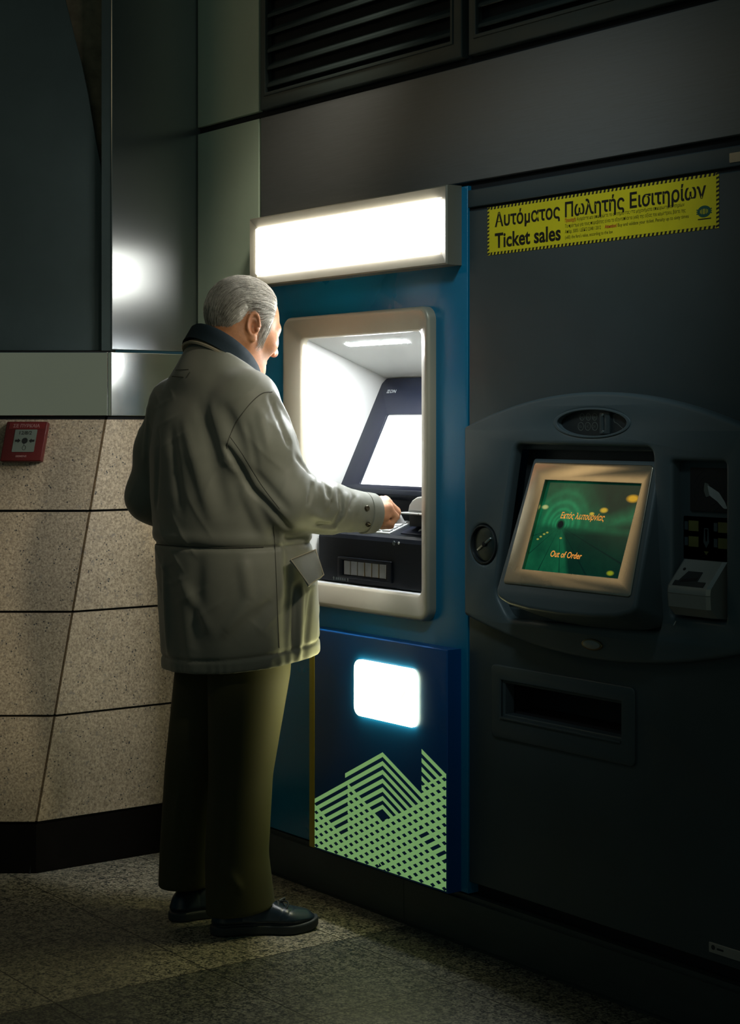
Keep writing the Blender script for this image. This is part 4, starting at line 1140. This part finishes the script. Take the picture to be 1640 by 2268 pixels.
# ---- jacket
W_R = np.array((.106, -.068, 1.069))
HEM = lambda P: .682 + .134 * (P[:, 1] + .42) + .06 * (P[:, 0] - .03)
FOLD = []
FSPEC = []
for (u0, v0, Za, u1, v1, Zb, w, h_) in (
        (708, 1066, 0, 716, 1112, 0, 0.009, 0.011), (738, 1080, 0, 722, 1128, 0, 0.009, 0.011), (772, 1094, 0, 756, 1150, 0, 0.01, 0.009), (798, 1098, 0, 790, 1140, 0, 0.009, 0.005), (692, 1072, 0, 684, 1118, 0, 0.007, -0.011), (724, 1078, 0, 732, 1118, 0, 0.006, -0.012), (752, 1088, 0, 757, 1132, 0, 0.007, -0.012), (757, 1132, 0, 738, 1166, 0, 0.008, -0.011), (738, 1166, 0, 702, 1162, 0, 0.009, -0.008), (785, 1100, 0, 776, 1130, 0, 0.006, -0.006), (720, 1150, 0, 690, 1135, 0, 0.012, 0.006), (500, 985, 0, 560, 1085, 0, 0.01, -0.012), (560, 1085, 0, 640, 1170, 0, 0.009, -0.011),
        (610, 872, 4.36, 672, 1000, 4.40, .012, .006), (598, 880, 4.32, 640, 985, 4.33, .010, -.006), (640, 905, 4.38, 680, 1020, 4.42, .009, -.005),
        (575, 905, 4.28, 600, 1010, 4.26, .014, .005), (545, 935, 4.27, 570, 1040, 4.25, .011, -.004), (560, 1040, 4.25, 640, 1130, 4.28, .012, -.005),
        (655, 1010, 4.36, 690, 1052, 4.42, .010, -.006),
        # back: drape from the shoulder blade and under the arm
        (500, 905, 4.34, 545, 1010, 4.29, .018, -.007), (470, 900, 4.36, 515, 1030, 4.32, .020, .006), 
        (440, 900, 4.40, 500, 1130, 4.34, .022, -.005), (410, 940, 4.43, 470, 1150, 4.38, .022, .005), (380, 960, 4.48, 400, 1130, 4.46, .02, -.004),
        (540, 1080, 4.28, 590, 1190, 4.28, .018, .006), (350, 960, 4.56, 345, 1120, 4.58, .012, -.008), (330, 900, 4.64, 320, 1020, 4.68, .010, .004),
        (440, 1230, 4.36, 430, 1440, 4.38, .03, -.005), (540, 1240, 4.28, 552, 1330, 4.28, .018, .005), (552, 1330, 4.28, 500, 1400, 4.31, .016, .006), (400, 1290, 4.42, 470, 1400, 4.35, .022, .004),
        (560, 1380, 4.28, 600, 1330, 4.29, .016, -.004), (365, 1250, 4.52, 372, 1440, 4.52, .016, .005),
        # front flank
        (640, 1190, 4.32, 632, 1450, 4.32, .016, -.005), (655, 1300, 4.36, 650, 1440, 4.36, .009, -.010), (668, 1300, 4.38, 664, 1450, 4.38, .009, .008),
        (690, 1310, 4.44, 676, 1440, 4.40, .010, -.005), (620, 1180, 4.30, 628, 1330, 4.31, .014, .006)):
    FSPEC.append((u0, v0, u1, v1, w, h_))
def jacket_f(P, folds=True):
    z = P[:, 2]
    d = column(P, [(.60, -.140, -.318, .247, .179), (.70, -.140, -.320, .246, .180), (.885, -.140, -.332, .243, .184), (.955, -.140, -.340, .238, .184), (.985, -.140, -.344, .233, .180), (1.02, -.140, -.348, .234, .180),
                   (1.115, -.141, -.362, .236, .175), (1.23, -.142, -.378, .232, .158), (1.32, -.143, -.390, .212, .130), (1.38, -.143, -.398, .165, .102),
                   (1.43, -.142, -.395, .126, .098), (1.47, -.141, -.385, .108, .092), (1.52, -.141, -.37, .095, .085)], 2.25)
    d = smin(d, cap(P, (-.142, -.392, 1.415), (.018, -.402, 1.362), .068, .070), .05)
    d = smin(d, cap(P, (-.142, -.392, 1.415), (-.315, -.405, 1.355), .068, .068), .05)
    slr = chain(P, [((.022, -.402, 1.352), .082), ((.050, -.385, 1.24), .088), (E_R, .080), ((.098, -.215, 1.088), .063), (W_R, .049)], .028)
    d = smin(d, slr, .028)
    sll = chain(P, [((-.318, -.405, 1.345), .078), ((-.385, -.412, 1.23), .070), ((-.428, -.420, 1.105), .066), ((-.385, -.30, 1.02), .056), ((-.36, -.20, .97), .05)], .04)
    d = smin(d, sll, .022)
    # waist drawstring and gathered hem
    zw = .992 + .02 * (P[:, 1] + .4)
    armfree = np.clip((slr - .01) / .02, 0, 1) * np.clip((sll - .004) / .02, 0, 1)
    d = d + .0065 * np.exp(-((z - zw) / .006) ** 2) * armfree - .004 * np.exp(-((z - zw - .022) / .016) ** 2) * armfree
    ang = np.arctan2(P[:, 1] + .335, P[:, 0] + .14)
    hz = z - HEM(P)
    gath = np.sin(ang * 46 + 1.7 * np.sin(ang * 9)) * (.55 + .45 * np.sin(ang * 7 + 1))
    d = d - .0016 * gath * np.exp(-((hz - .008) / .016) ** 2) * np.clip(np.cos(ang + .6), 0, 1)
    d = d + .0045 * np.exp(-((hz - .034) / .0045) ** 2)
    d = d + .0015 * np.sin(ang * 11 + z * 9) * np.clip((1.0 - z) / .2, 0, 1)
    if folds:
        near = np.where(np.abs(d) < .035)[0]; Pn = P[near]; dn = np.zeros(len(near))
        for pts_, w, h_ in FOLD:
            m_ = len(pts_) - 1; q_ = np.full(len(Pn), 9.); tt = np.zeros(len(Pn))
            for i in range(m_):
                qq_, t = segd(Pn, pts_[i], pts_[i + 1]); c_ = qq_ < q_; q_ = np.where(c_, qq_, q_); tt = np.where(c_, (i + t) / m_, tt)
            dn -= 1.6 * h_ * np.exp(-(q_ / (w * .85)) ** 2) * np.sqrt(np.clip(1.08 - (2 * tt - 1) ** 2, 0, 1))
        X_, Y_, Z_ = Pn.T
        w1 = np.sin(X_ * 31 + Z_ * 23 + 1.4 * np.sin(Y_ * 19 + Z_ * 11)); w2 = np.sin(X_ * 17 - Z_ * 37 + Y_ * 29 + 1.6 * np.sin(Z_ * 15 + 2))
        k1 = np.clip(np.sin(X_ * 9 + Y_ * 7 - Z_ * 13 + .5) * 1.6 - .2, 0, 1); k2 = np.clip(np.sin(X_ * 12 - Y_ * 9 + Z_ * 17 + 2.1) * 1.6 - .5, 0, 1)
        rid = (1 - np.abs(w1)) ** 3 * .0022 * k1 + (1 - np.abs(w2)) ** 3 * .0018 * k2
        onarm = np.clip((.015 - slr[near]) / .02, 0, 1); w3 = np.sin(Y_ * 62 - Z_ * 38 + X_ * 20 + 1.5 * np.sin(Z_ * 33 + X_ * 21))
        rid = rid + onarm * (1 - np.abs(w3)) ** 2 * .0026 * np.clip(np.sin(Y_ * 21 + Z_ * 16 + 1) * 1.5 + .3, 0, 1)
        dn -= rid * np.clip((Z_ - .74) / .06, 0, 1) * np.clip((1.43 - Z_) / .06, 0, 1)
        d[near] += dn
    # cut the hem, the cuff and the neck
    d = smax(d, -(z - HEM(P)), .006)
    ax = np.array((.04, .996, -.075)); d = smax(d, (P - W_R) @ ax - .0, .006)
    nz_ = z - (1.450 - .72 * (P[:, 1] + .365)); d = smax(d, nz_, .012)
    return d
# bring the creases onto the cloth
o_ = np.array(cam.location); S_ = 7; dirs = []
for (u0, v0, u1, v1, w, h_) in FSPEC:
    for i in range(S_): dirs.append(px(u0 + (u1 - u0) * i / (S_ - 1), v0 + (v1 - v0) * i / (S_ - 1), 4.4) - o_)
dirs = np.array(dirs); dirs /= np.linalg.norm(dirs, axis=1, keepdims=True)
tt_ = np.full(len(dirs), 3.8); best = np.full(len(dirs), 9.); bt = tt_.copy()
for k_ in range(70):
    dd = jacket_f(o_ + dirs * tt_[:, None], False)
    c_ = dd < best; best = np.where(c_, dd, best); bt = np.where(c_, tt_, bt)
    tt_ = tt_ + np.clip(dd * .8, -.02, .08)
hitp = (o_ + dirs * bt[:, None]).reshape(len(FSPEC), S_, 3)
for f_, pp in zip(FSPEC, hitp): FOLD.append((pp, f_[4], f_[5]))
P, Q = nets(jacket_f, (-.54, -.60, .62), (.21, .0, 1.53), .0042, 1.6)
jk = np_mesh('jacket', P, Q, 'jacket', MAN)
bvh = BVHTree.FromPolygons([tuple(p) for p in P], [tuple(int(i) for i in f_) for f_ in Q])
camv = Vector(cam.location)
def on_jacket(u, v):
    d_ = (Vector(px(u, v, 4.4)) - camv).normalized()
    h_ = bvh.ray_cast(camv, d_)
    return h_[0], h_[1]
def seam(path, r_=.0013, mat='seam', name='seam', off=.0002):
    pts_ = []
    for (a, b_) in zip(path[:-1], path[1:]):
        k_ = max(2, int(math.hypot(b_[0] - a[0], b_[1] - a[1]) / 6))
        for i in range(k_):
            t = i / k_; p, nn = on_jacket(a[0] + (b_[0] - a[0]) * t, a[1] + (b_[1] - a[1]) * t)
            if p is not None: pts_.append(p + nn * off)
    if len(pts_) > 2: return tube(name, pts_, r_, mat, jk, 5)
def smooth_path(P_, n_=6):
    P_ = [np.array(p, float) for p in P_]; out = []
    for i in range(len(P_) - 1):
        p0 = P_[max(i - 1, 0)]; p1 = P_[i]; p2 = P_[i + 1]; p3 = P_[min(i + 2, len(P_) - 1)]
        for k_ in range(n_):
            t = k_ / n_
            out.append(tuple(.5 * ((2 * p1) + (-p0 + p2) * t + (2 * p0 - 5 * p1 + 4 * p2 - p3) * t * t + (-p0 + 3 * p1 - 3 * p2 + p3) * t ** 3)))
    out.append(tuple(P_[-1])); return out
seam(smooth_path([(603, 868), (580, 872), (552, 897), (524, 935), (506, 975), (503, 995)]))
seam(smooth_path([(333, 1205), (400, 1210), (480, 1213), (560, 1212), (585, 1211)]), .0016)
seam(smooth_path([(607, 1165), (611, 1250), (615, 1350), (619, 1440)]), .0011)
seam(smooth_path([(508, 965), (540, 1010), (580, 1075), (622, 1130)]), .0009)
seam([(375, 833), (414, 836)], .0012); seam([(414, 836), (425, 818)], .0012); seam([(375, 833), (384, 820)], .0009); seam([(384, 820), (425, 818)], .0009)
# collar: navy stand folded over, with the pale stand below
def nring(a, b, dz, n_=48, dy=0., wob=0.):
    out = []
    for i in range(n_):
        t = 2 * math.pi * i / n_; x_ = -.141 + a * math.cos(t); y_ = -.366 + dy + b * math.sin(t)
        out.append((x_, y_, 1.466 - .74 * (y_ + .365) + dz + wob * math.sin(3 * t)))
    return out
loft('collar', [nring(.080, .072, .000), nring(.083, .075, .030), nring(.089, .081, .034), nring(.096, .088, .026), nring(.105, .097, .004), nring(.113, .107, -.020, wob=.002), nring(.116, .110, -.026, wob=.002), nring(.111, .106, -.024, wob=.002), nring(.096, .09, .0)], 'collar', jk, False, False, 60)
loft('collar_stand', [nring(.099, .092, -.014), nring(.108, .103, -.026), nring(.1165, .1115, -.035), nring(.1150, .1100, -.0395), nring(.10, .095, -.03)], 'jacket_light', jk, False, False, 60)
# pocket flap standing away from the front flank, lit by the machine
def quadpatch(name, A, B_, C_, D_, t_, mat, parent, bulge=0., n_=10):
    A, B_, C_, D_ = [Vector(v) for v in (A, B_, C_, D_)]
    nn = (B_ - A).cross(D_ - A).normalized()
    if nn.dot(camv - A) < 0: nn = -nn
    V, F = [], []
    for s_ in (0, 1):
        for i in range(n_ + 1):
            for j in range(n_ + 1):
                u_, v_ = i / n_, j / n_
                p = A * (1 - u_) * (1 - v_) + B_ * u_ * (1 - v_) + C_ * u_ * v_ + D_ * (1 - u_) * v_
                p += nn * (bulge * math.sin(math.pi * v_) * (.6 + .4 * math.sin(u_ * 7)) - t_ * s_ + .0025 * math.sin(u_ * 9 + v_ * 3) * v_)
                V.append(tuple(p))
    m_ = (n_ + 1) ** 2; idx = lambda s_, i, j: s_ * m_ + i * (n_ + 1) + j
    for i in range(n_):
        for j in range(n_):
            F.append((idx(0, i, j), idx(0, i + 1, j), idx(0, i + 1, j + 1), idx(0, i, j + 1))); F.append((idx(1, i, j), idx(1, i, j + 1), idx(1, i + 1, j + 1), idx(1, i + 1, j)))
    for i in range(n_):
        for (a, b_) in ((idx(0, i, 0), idx(0, i + 1, 0)), (idx(0, i, n_), idx(0, i + 1, n_)), (idx(0, 0, i), idx(0, 0, i + 1)), (idx(0, n_, i), idx(0, n_, i + 1))):
            F.append((a, b_, b_ + m_, a + m_))
    return recalc(mesh_obj(name, V, F, mat, parent, 50)), (A, B_, C_, D_, nn)
flap, (fA, fB, fC, fD, fn) = quadpatch('pocket_flap', px(643, 1241, 4.318), px(698, 1219, 4.455), px(716, 1275, 4.405), px(684, 1298, 4.262), .004, 'jacket', jk, .006)
for (a, b_) in ((fA, fD), (fD, fC), (fC, fB), (fA, fB)):
    tube('piping', [a + (b_ - a) * (i / 8) + fn * .003 for i in range(9)], .0016, 'jacket_light', flap, 5)
# cuff tab and press studs
cuf_ax = Vector((.04, .996, -.075)).normalized()
def cuffring(off, r_, n_=36):
    a = cuf_ax.cross(Vector((0, 0, 1))).normalized(); b_ = a.cross(cuf_ax)
    return [tuple(Vector(W_R) + cuf_ax * off + a * r_ * math.cos(2 * math.pi * i / n_) + b_ * r_ * math.sin(2 * math.pi * i / n_)) for i in range(n_)]
loft('cuff', [cuffring(-.034, .0515), cuffring(-.032, .0545), cuffring(-.014, .0535), cuffring(-.004, .0525), cuffring(.001, .0500), cuffring(.0, .046), cuffring(-.02, .044)], 'jacket', jk, False, False, 50)
for (u, v) in ((815, 1160), (812, 1126)):
    d_ = (Vector(px(u, v, 4.4)) - camv).normalized()
    p, nn = on_jacket(u, v)
    if p is None: continue
    p = p + nn * .0045
    t1 = nn.orthogonal().normalized(); t2 = nn.cross(t1)
    rk = lambda r_, h_: [tuple(p + nn * h_ + t1 * r_ * math.cos(2 * math.pi * i / 18) + t2 * r_ * math.sin(2 * math.pi * i / 18)) for i in range(18)]
    loft('press_stud', [rk(.0066, -.004), rk(.0066, .0012), rk(.0058, .0022), rk(.004, .0022), rk(.003, .0014), rk(.001, .0014)], 'stud', jk, True, True, 40)

# ---- trousers
def trousers_f(P):
    z = P[:, 2]
    r_ = column(P, [(.03, -.048, -.375, .074, .097), (.07, -.048, -.378, .073, .094), (.20, -.054, -.385, .070, .086), (.40, -.056, -.372, .074, .086), (.66, -.058, -.345, .094, .112), (.88, -.09, -.34, .12, .13)])
    l_ = column(P, [(.03, -.236, -.432, .066, .070), (.10, -.236, -.432, .066, .070), (.20, -.234, -.424, .068, .074), (.40, -.230, -.402, .073, .084), (.66, -.222, -.345, .094, .112), (.88, -.19, -.34, .12, .13)])
    r_ = smax(r_, -(z - (.058 + .07 * (P[:, 1] + .40))), .006)
    l_ = smax(l_, -(z - .088), .006)
    for (u0, v0, Za, u1, v1, Zb, w, h_) in ((600, 1500, 4.36, 575, 1800, 4.36, .014, .006), (640, 1500, 4.42, 600, 1850, 4.38, .012, -.006), (560, 1520, 4.34, 545, 1990, 4.35, .008, .006), (500, 1540, 4.36, 490, 1990, 4.39, .014, -.006),
                                          (590, 1850, 4.38, 600, 2000, 4.40, .012, .008), (575, 1880, 4.37, 580, 2005, 4.37, .010, -.006), (480, 1900, 4.4, 540, 1980, 4.36, .012, .005),
                                          (400, 1500, 4.45, 385, 1940, 4.53, .010, .005), (440, 1530, 4.42, 425, 1940, 4.5, .012, -.005)):
        q_, t = segd(P, px(u0, v0, Za), px(u1, v1, Zb)); b_ = h_ * np.exp(-(q_ / w) ** 2)
        r_ = r_ - b_; l_ = l_ - b_
    d = smin(r_, l_, .012)
    return smax(d, z - .84, .01)
P, Q = nets(trousers_f, (-.36, -.52, .03), (.09, -.18, .86), .0042, 1.4)
np_mesh('trousers', P, Q, 'trousers', MAN)

# ---- shoes
def shoe(heel, toe):
    heel = np.array((*heel, 0.)); toe = np.array((*toe, 0.)); f = toe - heel; Ln = np.linalg.norm(f); f /= Ln
    l_ = np.array((f[1], -f[0], 0.)); s = Ln / .28
    def loc(P): D_ = P - heel; return D_ @ f / s, D_ @ l_ / s, P[:, 2] / s
    def plan(F_, L_, grow=0.):
        c2 = lambda ax, ay, bx, by, ra, rb: cap(np.stack([F_, L_, np.zeros(len(F_))], 1), (ax, ay, 0), (bx, by, 0), ra + grow, rb + grow)
        d = smin(c2(.036, 0, .12, -.002, .036, .034), c2(.12, -.002, .195, .004, .034, .047), .03)
        return smin(d, c2(.195, .004, .236, .0, .047, .042), .03)
    def sole_f(P):
        F_, L_, U_ = loc(P)
        d = plan(F_, L_); lift = .010 * np.clip((F_ - .21) / .07, 0, 1) ** 2
        return s * smax(d, np.abs(U_ - .0125 - lift) - .0125, .006)
    hx = np.array([-.02, .03, .07, .10, .14, .18, .215, .25, .285]); hy = np.array([.075, .082, .083, .088, .083, .067, .056, .048, .032])
    def upper_f(P):
        F_, L_, U_ = loc(P)
        hgt = np.interp(F_, hx, hy)
        d = plan(F_, L_, -.003) + .30 * np.clip(U_ - .035, 0, 1) + .004 * np.exp(-((U_ - .026) / .004) ** 2)
        d = smax(d, U_ - hgt, .028)
        # toe cap and quarter lines
        d = d + .0016 * np.exp(-((F_ - .212 + 2.2 * L_ ** 2 * 4) / .0022) ** 2) + .0014 * np.exp(-((F_ - .150 - .5 * U_) / .002) ** 2) + .0012 * np.exp(-((F_ - .078) / .002) ** 2)
        return s * smax(d, .016 - U_, .004)
    lo = np.minimum(heel, toe) - (.09, .09, .012); hi = np.maximum(heel, toe) + (.09, .09, .12)
    P_, Q_ = nets(upper_f, lo, hi, .003, 1.6)
    sh = np_mesh('shoe', P_, Q_, 'shoe', MAN)
    P_, Q_ = nets(sole_f, lo, hi, .003, 1.6); P_[:, 2] = np.maximum(P_[:, 2], .0004)
    np_mesh('sole', P_, Q_, 'sole', sh)
    V, F = [], []
    for k in range(4):
        a = .135 + .017 * k; hh = float(np.interp(a, hx, hy)) + .001
        pts_ = [heel + (f * (a + .004 * math.sin(t * math.pi)) + l_ * (.026 * math.cos(t * math.pi))) * s + np.array((0, 0, (hh - .010 * abs(math.cos(t * math.pi)) ** 2) * s)) for t in np.linspace(0, 1, 9)]
        tube_geo([tuple(p) for p in pts_], .0024, 6, V, F)
    for sgn in (-1, 1):
        pts_ = [heel + (f * (.178 + .018 * math.sin(t * 2.6)) + l_ * sgn * (.004 + .030 * t)) * s + np.array((0, 0, (.073 + .010 * math.sin(t * 3.0) - .016 * t) * s)) for t in np.linspace(0, 1, 10)]
        tube_geo([tuple(p) for p in pts_], .0022, 6, V, F)
    recalc(mesh_obj('laces', V, F, 'sole', sh, 60))
shoe((-.076, -.452), (.036, -.192))
shoe((-.243, -.475), (-.205, -.202))

# ---- card held between finger and thumb
cd = Vector((.096, .006, 1.060)); cz = Vector((.70, -.05, .71)).normalized(); cyv = (Vector((.02, .98, -.06)) - cz * Vector((.02, .98, -.06)).dot(cz)).normalized(); cxv = cyv.cross(cz)
def crd(u, w, v): return tuple(cd + cxv * u + cyv * v - cz * w)
BC = thing('bank_card', 'pale grey bank card pinched in the right hand of the man', 'card', tuple(cd))
plate('card_body', rrect(-.027, .027, -.061, .0246, .003, 4), [], -.0006, .0006, M('pale_card_plastic', (.22, .22, .22), .35), BC, .0002, crd)

# ================================================================== LIGHT
w = bpy.data.worlds.new('world'); SC.world = w; w.use_nodes = True
nt = w.node_tree; n = NT(nt); bg = nt.nodes['Background']
tc = n.new('ShaderNodeTexCoord')
def lobe(v, p):
    vm = n.new('ShaderNodeVectorMath', operation='DOT_PRODUCT'); nt.links.new(tc.outputs['Generated'], vm.inputs[0]); vm.inputs[1].default_value = Vector(v).normalized()
    return n.m('POWER', n.m('MAXIMUM', vm.outputs['Value'], 0.), p)
c = n.mix(lobe((.69, -.74, .05), 14), (.010, .027, .032), (.15, .17, .13))
n.put(bg.inputs['Color'], c); bg.inputs['Strength'].default_value = 1.0

def area(name, loc, target, sx_, sy_, power, col):
    ld = bpy.data.lights.new(name, 'AREA'); ld.shape = 'RECTANGLE'; ld.size = sx_; ld.size_y = sy_; ld.energy = power; ld.color = col
    o = bpy.data.objects.new(name, ld); COL.objects.link(o); o.location = loc
    o.rotation_euler = (Vector(target) - Vector(loc)).to_track_quat('-Z', 'Y').to_euler()
    return o
area('ceiling_lamp', (-1.68, -2.0, 2.72), (-.2, -.6, 1.0), .85, .50, 2.2, (1.0, .74, .40))
ld = bpy.data.lights.new('unseen_spot', 'SPOT'); ld.energy = 165; ld.color = (1.0, .90, .68); ld.spot_size = R(19); ld.spot_blend = .9; ld.shadow_soft_size = .12
sp_ = bpy.data.objects.new('unseen_spot', ld); COL.objects.link(sp_); sp_.location = (2.6, -.50, 2.55)
sp_.rotation_euler = (Vector((-.10, -.38, 1.15)) - sp_.location).to_track_quat('-Z', 'Y').to_euler()
ld = bpy.data.lights.new('unseen_spot', 'SPOT'); ld.energy = 60; ld.color = (1.0, .96, .82); ld.spot_size = R(36); ld.spot_blend = 1.0; ld.shadow_soft_size = .15  # unseen spot, added to brighten the green cladding beside the sign box
sp_ = bpy.data.objects.new('unseen_spot', ld); COL.objects.link(sp_); sp_.location = (.40, -.32, 3.0)
sp_.rotation_euler = (Vector((-.50, -.03, 1.60)) - sp_.location).to_track_quat('-Z', 'Y').to_euler()
ld = bpy.data.lights.new('unseen_spot', 'SPOT'); ld.energy = 68; ld.color = (.74, .93, 1.0); ld.spot_size = R(37); ld.spot_blend = 1.0; ld.shadow_soft_size = .2  # cool spot out of view, added to lift the ticket machine front and sticker
sp_ = bpy.data.objects.new('unseen_spot', ld); COL.objects.link(sp_); sp_.location = (1.5, -1.5, 3.0)
sp_.rotation_euler = (Vector((.62, 0, 1.52)) - sp_.location).to_track_quat('-Z', 'Y').to_euler()
SC.cycles.use_denoising = True
SC.cycles.max_bounces = 8
